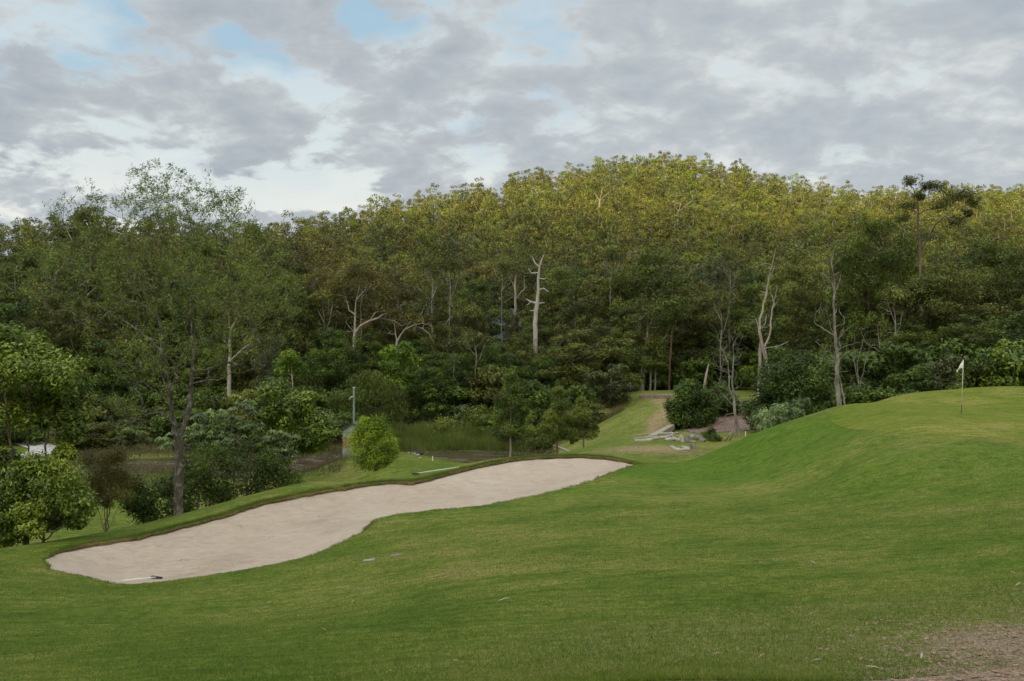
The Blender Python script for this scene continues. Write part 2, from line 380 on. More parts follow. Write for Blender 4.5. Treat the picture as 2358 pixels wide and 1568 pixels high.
def chip_mat():
    t=NT('woodchip'); P=t.pos(); v=t.n('TexVoronoi',{'Vector':P,'Scale':9.0}).outputs['Color']
    f=t.n('SeparateColor',{0:v}).outputs[0]; n=t.noise(P,.8,5,.6)
    col=t.ramp(t.math('ADD',t.math('MULTIPLY',f,.5),t.math('MULTIPLY',n,.5)),[(.2,(.10,.066,.052)),(.5,(.20,.135,.108)),(.8,(.34,.25,.21))])
    t.out(t.principled(col,.95,.1,t.bump(f,.05))); return t.m
M_chip=chip_mat()
M_conc=simple('concrete',(.46,.45,.43),.9,.2,.14,1.5,.004)
def water_mat():
    t=NT('pond_water'); P=t.pos(); n=t.noise(P,.7,6,.65,.6); sc=t.noise(t.scale(P,(1,1.6,1)),.32,6,.7,.8)
    col=t.ramp(n,[(.35,(.070,.048,.032)),(.65,(.105,.075,.050))])
    k=t.mapr(sc,.56,.62); col=t.mix(k,col,t.ramp(t.noise(P,3,6,.7),[(.35,(.055,.042,.026)),(.65,(.11,.115,.045))]))
    t.out(t.principled(col,t.mapr(k,0,1,.16,.8),.5,t.bump(t.noise(t.scale(P,(1,2,1)),7,3),.006,.5))); return t.m
M_water=water_mat()
# ---------- polygons
def sdist(x,y,poly):
    """signed distance, positive outside"""
    x=np.asarray(x,float);y=np.asarray(y,float); d=np.full(x.shape,1e9); ins=np.zeros(x.shape,bool)
    n=len(poly)
    for i in range(n):
        ax,ay=poly[i]; bx,by=poly[(i+1)%n]; ex,ey=bx-ax,by-ay; wx,wy=x-ax,y-ay
        t=np.clip((wx*ex+wy*ey)/(ex*ex+ey*ey+1e-12),0,1); d=np.minimum(d,np.hypot(wx-ex*t,wy-ey*t))
        c=((ay>y)!=(by>y)); 
        with np.errstate(divide='ignore',invalid='ignore'): c&=x<(bx-ax)*(y-ay)/(by-ay)+ax
        ins^=c
    return np.where(ins,-d,d)
def resample(poly,step):
    P=np.array(list(poly)+[poly[0]]); s=np.r_[0,np.cumsum(np.linalg.norm(np.diff(P,axis=0),axis=1))]
    n=int(s[-1]/step); u=np.arange(n)*s[-1]/n
    return np.stack([np.interp(u,s,P[:,0]),np.interp(u,s,P[:,1])],1)
def smooth(P,it=6):
    for _ in range(it): P=P*.5+(np.roll(P,1,0)+np.roll(P,-1,0))*.25
    return P
BK=[(103,1292),(115,1278),(150,1266),(210,1252),(300,1240),(380,1222),(440,1206),(500,1191),(545,1180),(580,1165),(640,1150),(700,1138),(760,1129),(800,1123),(850,1114),(905,1109),(935,1113),(960,1109),(1000,1099),(1060,1083),(1100,1074),(1180,1059),(1260,1052),(1330,1050),(1400,1054),(1440,1061),(1467,1069)]
FR=[(1450,1076),(1400,1092),(1330,1118),(1250,1138),(1180,1153),(1100,1168),(1040,1173),(960,1180),(900,1187),(865,1198),(845,1216),(815,1237),(760,1262),(700,1285),(640,1300),(580,1312),(500,1325),(420,1336),(340,1345),(290,1350),(250,1341),(200,1330),(150,1322),(115,1312)]
BP=np.array([hit(*p)[:2] for p in BK+FR])
BP=smooth(resample(BP,.16),8); nB=len(BP)
_tn=unit(np.roll(BP,-1,0)-np.roll(BP,1,0)); BN=np.stack([_tn[:,1],-_tn[:,0]],1)
if sdist(np.array([BP[0,0]+BN[0,0]*.1]),np.array([BP[0,1]+BN[0,1]*.1]),BP)[0]<0: BN=-BN
BN=unit(smooth(BN,4))
wv=.05*np.sin(np.arange(nB)*.9)+.04*np.sin(np.arange(nB)*.37+1)+.03*rng.normal(size=nB); BP=BP+BN*wv[:,None]*.8
# how much of a back lip each outline point is (1 at the back, 0 at the front)
BL=smooth(np.clip((BN[:,1]+.15)*1.6,0,1)[:,None],10)[:,0]
def axis(segs):
    out=[]
    for a,b,s in segs: out+=list(np.arange(a,b-1e-6,s))
    return out
xs=axis([(0,26,.25),(26,40,.5),(40,80,1),(80,160,3),(160,720,20)])+[720]; xs=np.array([-v for v in xs[:0:-1]]+xs)
ys=np.array(axis([(-640,-260,20),(-260,-40,8),(-40,6,2),(6,52,.25),(52,100,.5),(100,140,1.5),(140,340,3),(340,900,20)])+[900])
GX,GY=np.meshgrid(xs,ys); GZ=H0(GX,GY)
near=(GY>20)&(GY<50)&(np.abs(GX)<26); sdB=np.full(GX.shape,9.0); sdB[near]=sdist(GX[near],GY[near],BP)
GZ=GZ-.95*(1-sstep(-.30,.30,sdB))
def gmask(x,y,c,rx,ry,rot=0):
    dx,dy=x-c[0],y-c[1]; ca,sa=math.cos(rot),math.sin(rot)
    return np.exp(-((dx*ca+dy*sa)/rx)**2-((-dx*sa+dy*ca)/ry)**2)
def masks(x,y):
    u=x/np.maximum(y,1)*F+CX; z=H0(x,y); v=CY-z/np.maximum(y,1)*F
    g=lambda px,py,rx,ry,rot=0,y0=7.5: gmask(x,y,hit(px,py,y0),rx,ry,rot)
    tan=.55*g(1440,1035,4,3,0,50)+.5*g(1560,1035,4,2.5,0,47)+.5*g(1400,1080,2,2)*0+.35*g(830,1090,3,1,0,42)+.42*g(2300,1365,1.0,.45)+.3*g(1700,1075,5,1)
    for a,b,w in (((1515,922),(1540,945),.9),((1540,945),(1515,968),1.2),((1515,968),(1490,998),1.2)):
        pa,pb=hit(*a,60),hit(*b,60)
        d=np.abs(sdist(x,y,np.array([pa[:2],pb[:2]]))); tan=np.maximum(tan,1.05*np.exp(-(d/w)**2))
    gl=np.abs(sdist(x,y,GREEN)); tan=np.maximum(tan,.55*np.exp(-(gl/.36)**2)*(1-sstep(34,38,y))*(.7+.3*np.sin(x*2.1)))
    lush=.9*g(1690,1040,3.5,5)+.9*g(1860,1030,3.5,3.5)+.8*g(1480,1085,3,2.5)+.7*g(1300,1130,4,.8,.2)+.6*g(2150,1060,6,2.4)+.5*g(2340,1120,4,3)+.45*g(2330,1240,3,3)+.6*g(2300,1300,2.2,.8)+.4*g(870,1200,1,.6)+.6*g(1400,1010,5,3,0,52)
    dirt=1.15*g(2430,1480,1.6,1.4,.3)+.85*g(2310,1562,1.6,.85)+.3*g(1420,940,3,3,0,62)
    rough=.62*(1-sstep(10.5,14,y-.32*x))*sstep(-4,2,x)+.18*(1-sstep(9,13,y))+.3*g(870,1290,3,3)+.28*g(900,1220,3,2)+.3*g(60,1350,4,4)+.52*sstep(50,62,y)*sstep(-3,3,x)
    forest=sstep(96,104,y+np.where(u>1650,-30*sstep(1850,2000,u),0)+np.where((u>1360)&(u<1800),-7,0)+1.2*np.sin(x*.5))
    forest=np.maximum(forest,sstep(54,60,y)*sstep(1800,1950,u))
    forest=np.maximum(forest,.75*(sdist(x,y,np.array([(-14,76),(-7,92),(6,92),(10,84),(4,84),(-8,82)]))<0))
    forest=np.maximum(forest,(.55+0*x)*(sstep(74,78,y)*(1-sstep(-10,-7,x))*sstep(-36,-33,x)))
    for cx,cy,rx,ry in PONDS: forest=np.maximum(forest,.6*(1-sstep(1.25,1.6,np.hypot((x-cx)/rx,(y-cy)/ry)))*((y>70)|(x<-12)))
    return dict(tan=tan,lush=lush,dirt=dirt,rough=rough,forest=forest)
_gp=[(1900,962),(1915,975),(1950,987),(2010,998),(2100,1004),(2230,1009),(2358,1013)]
GREEN=[tuple(hit(*p)[:2]) for p in _gp]+[(26,33.5),(31,39),(29,46),(23,48.5),(17,46.5),(14.6,43.2)]
GREEN=smooth(resample(np.array(GREEN),.4),12)
# (masks need the finished outline of the green)
nyg,nxg=GX.shape; I=np.arange(nyg*nxg).reshape(nyg,nxg)
Fq=np.stack([I[:-1,:-1],I[:-1,1:],I[1:,1:],I[1:,:-1]],-1).reshape(-1,4)
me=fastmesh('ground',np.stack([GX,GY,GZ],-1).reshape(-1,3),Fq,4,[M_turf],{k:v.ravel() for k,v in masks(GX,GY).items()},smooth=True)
tag(link('ground',me),kind='structure')
def sheet(name,poly,zf,mat,step,attrs=None,kind='structure'):
    """a sheet over the inside of poly, its height from zf(x,y)"""
    P=np.asarray(poly); x0,y0=P.min(0);x1,y1=P.max(0)
    gx,gy=np.meshgrid(np.arange(x0,x1,step),np.arange(y0,y1,step)); gx=gx.ravel()+rng.uniform(-.2,.2,gx.size)*step; gy=gy.ravel()+rng.uniform(-.2,.2,gy.size)*step
    m=sdist(gx,gy,P)<-step*.45; pts=[Vector(p) for p in P]+[Vector(p) for p in np.stack([gx[m],gy[m]],1)]
    v,e,f,_,_,_=geometry.delaunay_2d_cdt(pts,[],[list(range(len(P)))],1,1e-4)
    v=np.array([tuple(q) for q in v]); z=zf(v[:,0],v[:,1]); f=np.array([t for t in f if len(t)==3])
    a=v[f]; s=(a[:,1,0]-a[:,0,0])*(a[:,2,1]-a[:,0,1])-(a[:,1,1]-a[:,0,1])*(a[:,2,0]-a[:,0,0]); f[s<0]=f[s<0][:,::-1]
    me=fastmesh(name,np.c_[v,z],f,3,[mat],attrs(v[:,0],v[:,1]) if attrs else None,smooth=True)
    return tag(link(name,me),kind=kind)
def _back(x,y):
    """back-lip factor of the nearest outline point"""
    o=np.empty(len(x))
    for i in range(0,len(x),4000):
        d=(x[i:i+4000,None]-BP[None,:,0])**2+(y[i:i+4000,None]-BP[None,:,1])**2; o[i:i+4000]=BL[d.argmin(1)]
    return o
def sand_z(x,y):
    d=-sdist(x,y,BP); b=_back(x,y)
    rip=.012*np.sin(x*3.1+2*np.sin(y*1.7))*sstep(.3,1.5,d)+.035*np.sin(x*1.1+y*.8)*sstep(.3,1.5,d)
    rip=rip+b*.04*np.sin(x*4.3+2*np.sin(x*1.1+y))*np.exp(-((d-.7)/.5)**2)+.02*np.sin(x*7+3*np.sin(y*2))*np.exp(-((d-.8)/.7)**2)
    return H0(x,y)-(.03+.06*b)-.42*sstep(-.1,2.2,d)*(1-.25*b)+rip
sheet('bunker_sand',BP+BN*.03,sand_z,M_sand,.16,lambda x,y:{'edge':np.exp(sdist(x,y,BP)/.55)*.55+.25*gmask(x,y,hit(300,1290),3,1.6)})
# turf lip that rolls over the edge of the sand, with bare soil below
prof=[(.62,-.03,0),(.40,.010,0),(.22,.026,0),(.08,.028,0),(-.02,.0,0),(-.03,-.035,0),(-.01,-.06,1),(.02,-.15,1),(.03,-.42,1)]
V=[];A=[]
lz=smooth(rng.normal(size=(nB,1)),1)[:,0]; ln=.5+.5*np.sin(np.arange(nB)*.23)*np.sin(np.arange(nB)*.071+2)
for o,dz,_ in prof:
    q=BP+BN*o; low=dz<-.01 and o<.5
    zz=H0(q[:,0],q[:,1])+dz*(1 if not low else (.35+.65*BL*(.5+.8*ln)))+(lz*.035*BL if o<.3 else 0)
    if low: q=q-BN*(lz*.035)[:,None]
    V.append(np.c_[q,zz])
k=len(prof); V=np.stack(V,1).reshape(-1,3)
i=np.arange(nB)[:,None]; j=np.arange(k-1)[None]; i2=(i+1)%nB
Fq=np.stack([i*k+j,i*k+j+1,i2*k+j+1,i2*k+j],-1).reshape(-1,4)
mi=np.tile([p[2] for p in prof[1:]],nB)
ms=masks(V[:,0],V[:,1]); ms['rough']=ms['rough']*.3+.25*np.repeat(BL,k)
tag(link('bunker_lip',fastmesh('bunker_lip',V,Fq,4,[M_turf,M_soil],ms,mi,smooth=True)),kind='structure')
sheet('putting_green',GREEN,lambda x,y:H0(x,y)+.007,M_green,.5,lambda x,y:{k2:(v*.55 if k2=='tan' else v*.2) for k2,v in masks(x,y).items()})
def pxpoly(L,y0): return np.array([hit(px,py,y0)[:2] for px,py in L])
CHIP=smooth(resample(pxpoly([(1560,985),(1600,998),(1680,995),(1745,990),(1775,960),(1760,935),(1690,928),(1640,932),(1580,950)],58),.5),5)
sheet('woodchip_bed',CHIP,lambda x,y:H0(x,y)+.03,M_chip,.6)
_c=np.array([(-37.2,72.5),(-37.4,76),(-37.9,80),(-39.5,84),(-44,88.5),(-51,91),(-60,92)]); 
_t=unit(np.gradient(_c,axis=0)); _n=np.stack([-_t[:,1],_t[:,0]],1)
PATH=resample(np.vstack([_c+_n*1.15,(_c-_n*1.15)[::-1]]),.5)
sheet('concrete_path',PATH,lambda x,y:H0(x,y)+.05,M_conc,.6)
a=np.arange(64)*2*math.pi/64
for nm,(cx,cy,rx,ry) in zip(('pond_water','pond_water','pond_water'),PONDS):
    Pw=np.stack([cx+1.45*rx*np.cos(a),cy+1.45*ry*np.sin(a)],1)
    sheet(nm,Pw,lambda x,y,cx=cx:np.full(x.shape,WATER+.003*(cx<-10)+.003*(cx<-20)),M_water,1.0)
# ---------- turf blades
def blades(name,x,y,L,Wd,cols,mat,rng,lean=.5,zf=H0,par=None):
    n=len(x); z=zf(x,y)-.004; p=np.stack([x,y,z],1); th=rng.random(n)*6.283
    w=np.stack([np.cos(th),np.sin(th),np.zeros(n)],1)*(Wd*.5)[:,None] if np.ndim(Wd) else np.stack([np.cos(th),np.sin(th),np.zeros(n)],1)*Wd*.5
    d=unit(np.stack([rng.normal(size=n)*lean,rng.normal(size=n)*lean,np.ones(n)],1)); 
    V=np.stack([p-w,p+w,p+d*L[:,None]],1).reshape(-1,3)
    return fastmesh(name,V,np.arange(3*n).reshape(n,3),3,[mat],{'lv':rng.random(n),'cv':cols})
def blade_mat(name,stops):
    t=NT(name); f=t.math('ADD',t.math('MULTIPLY',t.attr('lv'),.4),t.math('MULTIPLY',t.attr('cv'),.6))
    P=t.pos(); f=t.math('ADD',f,t.math('MULTIPLY',t.math('SUBTRACT',t.noise(P,.5,4,.6),.5),1.0),clamp=True)
    col=t.ramp(f,stops); a=t.principled(col,.7,.15); b=t.n('BsdfTranslucent',{'Color':col}).outputs[0]
    t.out(t.n('MixShader',{0:.3,1:a,2:b}).outputs[0]); return t.m
M_blade=blade_mat('grass_blade',[(.15,(.055,.115,.009)),(.45,(.105,.165,.018)),(.7,(.170,.205,.034)),(.95,(.36,.31,.14))])
n=330000
yy=8+22*rng.random(n)**1.75; xx=(rng.random(n)*1.08-.54)*yy*1.03
mk=masks(xx,yy); keep=(mk['dirt']+rng.normal(0,.3,n)<.6)&(sdist(xx,yy,BP)>.05); xx,yy=xx[keep],yy[keep]; rg=mk['rough'][keep]
tag(link('turf_grass',blades('turf_grass',xx,yy,(.018+.014*rng.random(len(xx)))*(1+.9*rg)*(1+.02*yy),.004+yy*.00028,np.clip(.35+.35*rg+.15*rng.normal(size=len(xx)),0,1),M_blade,rng,.75)),
    'short mown turf grass covering the near slope below the bunker','grass',kind='stuff')
# shaggy grass hanging over the back lip
idx=rng.choice(nB,60000,p=(BL*.9+.12)/(BL*.9+.12).sum()); o=np.abs(rng.normal(0,.22,60000))-.04
q=BP[idx]+BN[idx]*o[:,None]+_tn[idx]*rng.uniform(-.1,.1,60000)[:,None]
tag(link('lip_grass',blades('lip_grass',q[:,0],q[:,1],.035+.05*rng.random(60000)*(.5+BL[idx]),.012,np.clip(.40+.3*rng.normal(size=60000)*.5,0,1),M_blade,rng,.8,lambda x,y:H0(x,y)+.022)),
    'shaggy grass along the rim of the sand bunker','grass',kind='stuff')
# roots and dry runners hanging over the soil face of the back lip
nh=42000; wp=(BL+.02)*(.15+(1-ln)**2+.6*(np.sin(np.arange(nB)*.11)>.5)); idx=rng.choice(nB,nh,p=wp/wp.sum()); q=BP[idx]+BN[idx]*(rng.uniform(-.05,.03,nh))[:,None]+_tn[idx]*rng.uniform(-.1,.1,nh)[:,None]
zq=H0(q[:,0],q[:,1])+.03; dn=unit(np.c_[-BN[idx]*rng.uniform(.1,.7,nh)[:,None]+rng.normal(0,.2,(nh,2)),-np.ones(nh)]); Lh=rng.uniform(.03,.17,nh)*(.6+.7*rng.random(nB)[idx]); p_=np.c_[q,zq]; w_=np.c_[_tn[idx]*.008,np.zeros(nh)]
tag(link('hanging_runners',fastmesh('hanging_runners',np.stack([p_-w_,p_+w_,p_+dn*Lh[:,None]],1).reshape(-1,3),np.arange(3*nh).reshape(nh,3),3,[blade_mat('runner',[(.2,(.10,.14,.03)),(.5,(.20,.16,.07)),(.9,(.34,.24,.12))])],{'lv':rng.random(nh),'cv':rng.random(nh)})),'dry runners hanging over the back lip of the sand bunker','grass',kind='stuff')
# ---------- camera, sun, sky
cam=bpy.data.cameras.new('camera'); co=link('camera',cam); co.rotation_euler=(math.pi/2,0,0)
cam.lens=35; cam.sensor_width=36; cam.clip_end=3000; SC.camera=co
sd=Vector((math.sin(SUN_AZ)*math.cos(SUN_EL),math.cos(SUN_AZ)*math.cos(SUN_EL),math.sin(SUN_EL)))
sl=bpy.data.lights.new('sun','SUN'); sl.energy=5.0; sl.angle=math.radians(.5); sl.color=(1,.86,.42)
so=link('sun',sl); so.rotation_euler=sd.to_track_quat('Z','Y').to_euler()
t=NT('World',True); SC.world=t.m
d=t.n('TexCoord').outputs['Generated']; sp=t.n('SeparateXYZ',{0:d}); zc=t.math('MAXIMUM',sp.outputs[2],0.0)
k=t.math('DIVIDE',1.0,t.math('ADD',zc,.30)); pl=t.n('CombineXYZ',{0:t.math('MULTIPLY',sp.outputs[0],k),1:t.math('MULTIPLY',sp.outputs[1],k),2:0.0}).outputs[0]
sky=t.n('TexSky',sky_type='NISHITA',sun_disc=False,sun_elevation=SUN_EL,sun_rotation=SUN_AZ,altitude=60,air_density=1,dust_density=.6,ozone_density=1.5).outputs[0]
blue=t.mix(1.0,sky,(SKYK,SKYK,SKYK*1.0),'MULTIPLY') if False else t.n('VectorMath',{0:sky,'Scale':.115},operation='SCALE').outputs[0]
off=t.n('VectorMath',{0:pl,1:(11.4,5.9,2.5)},operation='ADD').outputs[0]
n1=t.noise(off,2.1,7,.52,.15); n2=t.noise(off,5.2,8,.55,.25); n3=t.noise(off,.9,3,.5)
gb=0.0
for bx,bz,br,bw in ((-.15,.33,.035,.08),(-.42,.315,.03,.07),(-.28,.30,.022,.05),(-.22,.155,.05,.05),(-.085,.28,.035,.06),(-.31,.235,.032,.045),(-.16,.245,.035,.04),(-.19,.205,.02,.06),(-.13,.165,.018,.06),(.03,.255,.014,.09),(-.04,.225,.018,.07),(-.50,.255,.02,.07),(-.5,.30,.03,.04),(.1,.17,.03,.05),(-.43,.18,.02,.06),(.13,.235,.02,.05),(.36,.22,.025,.05),(.42,.29,.03,.05)):
    dd=t.n('VectorMath',{0:d,1:tuple(Vector((bx,1,bz)).normalized())},operation='DISTANCE').outputs['Value']
    dd=t.math('DIVIDE',dd,br); gb=t.math('ADD',gb,t.math('MULTIPLY',t.math('EXPONENT',t.math('MULTIPLY',t.math('MULTIPLY',dd,dd),-1.0)),bw*.6))
right=t.mapr(sp.outputs[0],-.12,.16)      # the cloud sheet is closed and paler to the right
left=t.math('SUBTRACT',1.0,right)
n4=t.noise(off,13.0,6,.58,.3)
f=t.math('ADD',t.math('MULTIPLY',n1,.30),t.math('MULTIPLY',n2,.48)); f=t.math('ADD',f,t.math('MULTIPLY',n4,.22))
zl=t.math('ADD',.128,t.math('MULTIPLY',sp.outputs[0],-.085)); dz=t.math('DIVIDE',t.math('SUBTRACT',zc,zl),.017); low=t.math('MULTIPLY',t.math('EXPONENT',t.math('MULTIPLY',t.math('MULTIPLY',dz,dz),-1.0)),t.mapr(sp.outputs[0],-.02,-.14))
thr=t.math('ADD',.533,t.math('MULTIPLY',right,.025)); thr=t.math('SUBTRACT',thr,t.math('MULTIPLY',low,.11))
gap=t.mapr(t.math('SUBTRACT',t.math('ADD',f,gb),thr),-.022,.045); gap=t.n('MapRange',{0:gap,1:0.0,2:1.0,3:0.0,4:1.0},interpolation_type='SMOOTHSTEP').outputs[0]
shade=t.ramp(t.math('ADD',t.math('MULTIPLY',n2,.6),t.math('MULTIPLY',n4,.4)),[(.36,(.405,.45,.50)),(.48,(.485,.53,.565)),(.60,(.65,.69,.695))])
pale=t.ramp(t.math('ADD',t.math('MULTIPLY',n2,.55),t.math('MULTIPLY',n1,.25),) if False else t.math('ADD',t.math('MULTIPLY',n2,.65),t.math('MULTIPLY',n4,.35)),[(.36,(.42,.475,.525)),(.5,(.52,.565,.595)),(.62,(.72,.75,.745))])
cloud=t.mix(right,shade,pale)
cream=t.ramp(zc,[(.10,(.98,.96,.89)),(.2,(.76,.84,.86)),(.32,(.62,.76,.84))])
bl=t.mapr(t.math('ADD',n1,t.math('MULTIPLY',zc,.3)),.57,.66)
open_=t.mix(t.math('MULTIPLY',bl,t.mapr(zc,.16,.27,.1,.8)),cream,(.36,.57,.75))
open_=t.mix(.15,open_,blue)
c=t.mix(t.math('MULTIPLY',gap,t.mapr(right,0,1,.92,.55)),cloud,open_)
# the western sky round the low sun, behind the photographer, and the zenith are brighter
dt=t.n('VectorMath',{0:d,1:tuple(Vector((sd.x,sd.y,.35)).normalized())},operation='DOT_PRODUCT').outputs['Value']
gl=t.math('POWER',t.math('MAXIMUM',dt,0.0),2.0)
glow=t.mix(gl,(1,1,1),(4.4,3.8,3.1)); c=t.mix(1.0,c,glow,'MULTIPLY')
zen=t.mapr(zc,.36,.8,1.0,1.7); c=t.n('VectorMath',{0:c,'Scale':zen},operation='SCALE').outputs[0]
bg=t.n('Background',{'Color':c,'Strength':1.0}); wo=t.n('OutputWorld'); t.t.links.new(bg.outputs[0],wo.inputs[0])
SC.view_settings.view_transform='Standard'; SC.view_settings.look='None'; SC.view_settings.exposure=0; SC.view_settings.gamma=1
SC.render.engine='CYCLES'; SC.cycles.max_bounces=6; SC.cycles.diffuse_bounces=3; SC.cycles.transparent_max_bounces=4
# ---------- foliage and bark
LM=dict(
 olive=leafmat('leaf_olive',(.030,.034,.011),(.068,.074,.022),(.125,.125,.038),hue=(.115,.118,.030),huef=.3),
 green=leafmat('leaf_green',(.024,.036,.010),(.054,.074,.018),(.105,.130,.030),hue=(.09,.10,.022),huef=.4),
 brown=leafmat('leaf_brownish',(.036,.032,.012),(.082,.072,.025),(.145,.120,.045),hue=(.15,.118,.040),huef=.3),
 grey=leafmat('leaf_greygreen',(.032,.038,.020),(.064,.076,.036),(.115,.130,.065),hue=(.09,.09,.05),huef=.4),
 dark=leafmat('leaf_dark',(.016,.027,.008),(.038,.060,.014),(.085,.120,.026)),
 broad=leafmat('leaf_broad',(.030,.052,.008),(.068,.102,.014),(.160,.185,.030),rough=.45,spec=.4),
 bright=leafmat('leaf_bright',(.035,.068,.010),(.080,.128,.018),(.160,.205,.034)),
 lime=leafmat('leaf_lime',(.050,.085,.008),(.125,.175,.016),(.27,.32,.035)),
 sparse=leafmat('leaf_sparse',(.045,.064,.018),(.092,.118,.034),(.165,.190,.064),trans=.3),
 rust=leafmat('leaf_rust',(.036,.034,.014),(.078,.062,.026),(.120,.110,.042)),
 silver=leafmat('leaf_silver',(.060,.085,.055),(.120,.160,.105),(.230,.270,.190)),
 umb=leafmat('leaf_umbrella',(.028,.044,.012),(.062,.088,.022),(.145,.175,.055),rough=.4,spec=.5),
 young=leafmat('leaf_young',(.038,.052,.014),(.088,.108,.026),(.165,.180,.046)))
for k_,cc in dict(olive=((.044,.046,.013),(.100,.098,.026),(.185,.170,.048)),green=((.034,.044,.011),(.078,.096,.021),(.150,.165,.036)),brown=((.050,.045,.014),(.112,.100,.030),(.190,.165,.052)),grey=((.044,.050,.022),(.092,.098,.042),(.165,.170,.078))).items():  # upper-hill leaf tones lightened and yellowed: extra golden sunlight put into the colour
    LM['far_sunlit_'+k_]=leafmat('leaf_hill_sunlit_'+k_,*cc,trans=.15,scale=.12)
M_red=simple('red_blossom',(.16,.022,.014),.7,.2,.4,30)
BARK=barkmat('bark_brown',(.060,.042,.030),(.13,.10,.075),(.22,.19,.155))
BGREY=barkmat('bark_grey',(.10,.085,.070),(.20,.18,.155),(.40,.38,.34))
BPALE=barkmat('bark_pale',(.19,.15,.12),(.33,.28,.235),(.46,.41,.36),2)
BDEAD=barkmat('bark_dead',(.22,.19,.165),(.38,.345,.31),(.52,.485,.45),2,.15)
BRED=barkmat('bark_red',(.050,.032,.024),(.095,.060,.043),(.15,.11,.085))
BHERO=barkmat('bark_mottled',(.050,.040,.032),(.100,.086,.070),(.34,.33,.30),6,.5,.03)
# ---------- tree patterns, each built once and copied
R_=np.random.default_rng(11)
def T(**k): return tree(R_,**k)
MID=[]   # hillside gums: (meshes, height, width, tone)
for i,(tone,bk) in enumerate([('olive',BPALE),('green',BARK),('olive',BGREY),('brown',BPALE),('grey',BGREY),('green',BGREY),('olive',BARK),('brown',BARK)]):
    H=14;W=7.6+.5*(i%3)
    MID.append((T(H=H,W=W,lo=.12 if i%2 else .25,M=25+i%4,cr=1.35,sub=6,nl=50,ls=.32,asp=.45,flat=.9,mind=1.5,tr=.2,tip=.03,shape='gum' if i%3 else 'full',bark=bk,leaf=LM[tone],name='gum_'+tone),H,W,tone))
NEAR={}
def near(k,tone,bk,H,W,**kw):
    a=dict(H=H,W=W,cr=1.35,sub=8,nl=100,ls=.19,asp=.42,flat=.9,tr=.22,tip=.02,M=20,lo=.3); a.update(kw)
    NEAR[k]=(T(bark=bk,leaf=LM[tone],name=k,**a),H,W)
near('gumA','olive',BPALE,15,9,lo=.25,M=30,wob=.1,tr=.26,tip=.03)
near('gumB','green',BGREY,15,8.5,lo=.12,M=34,shape='full')
near('gumC','brown',BGREY,14,9,lo=.22,M=28,wob=.1,tr=.26,tip=.03)
near('gumD','grey',BGREY,13,7.5,lo=.12,M=30)
near('wattleA','green',BRED,15,9,lo=.12,M=46,cr=1.35,flat=.85,shape='full',sub=8,nl=100)
near('wattleB','olive',BRED,14,8,lo=.15,M=42,cr=1.3,flat=.8,shape='full',sub=8,nl=100)
near('fullA','green',BARK,11,7.5,lo=.05,M=50,cr=1.25,shape='full',sub=8,nl=90)
near('fullB','dark',BARK,9,7,lo=.03,M=46,cr=1.25,shape='full',sub=8,nl=90)
near('fullC','olive',BARK,12,8,lo=.06,M=50,cr=1.3,shape='full',sub=8,nl=90)
BUSH=[]
for i,(tone,ls) in enumerate([('dark',.2),('green',.2),('broad',.22),('grey',.18),('dark',.24),('olive',.2)]):
    BUSH.append((T(H=3.6,W=4.2,lo=.0,M=15,cr=.85,sub=7,nl=70,ls=ls,asp=.45,flat=.75,tr=.06,tip=.012,stems=3,trunk_to=.5,shape='full',mind=.7,bark=BARK,leaf=LM[tone],name='shrub_'+tone),3.6,4.2,tone))
def xtree(kind,px,Y,top,w,label,cat='tree',name='gum_tree',group='gum trees along the foot of the hill',rz=None,pro=None,sink=0):
    m,H,W=(pro or NEAR[kind])[:3]; x=(px-CX)/F*Y; zb=h(x,Y)-sink; hh=(CY-top)/F*Y-zb; ww=w/F*Y
    return place(name,m,(x,Y,zb),label,cat,group,R_.random()*6.28 if rz is None else rz,(ww/W,ww/W,hh/H))
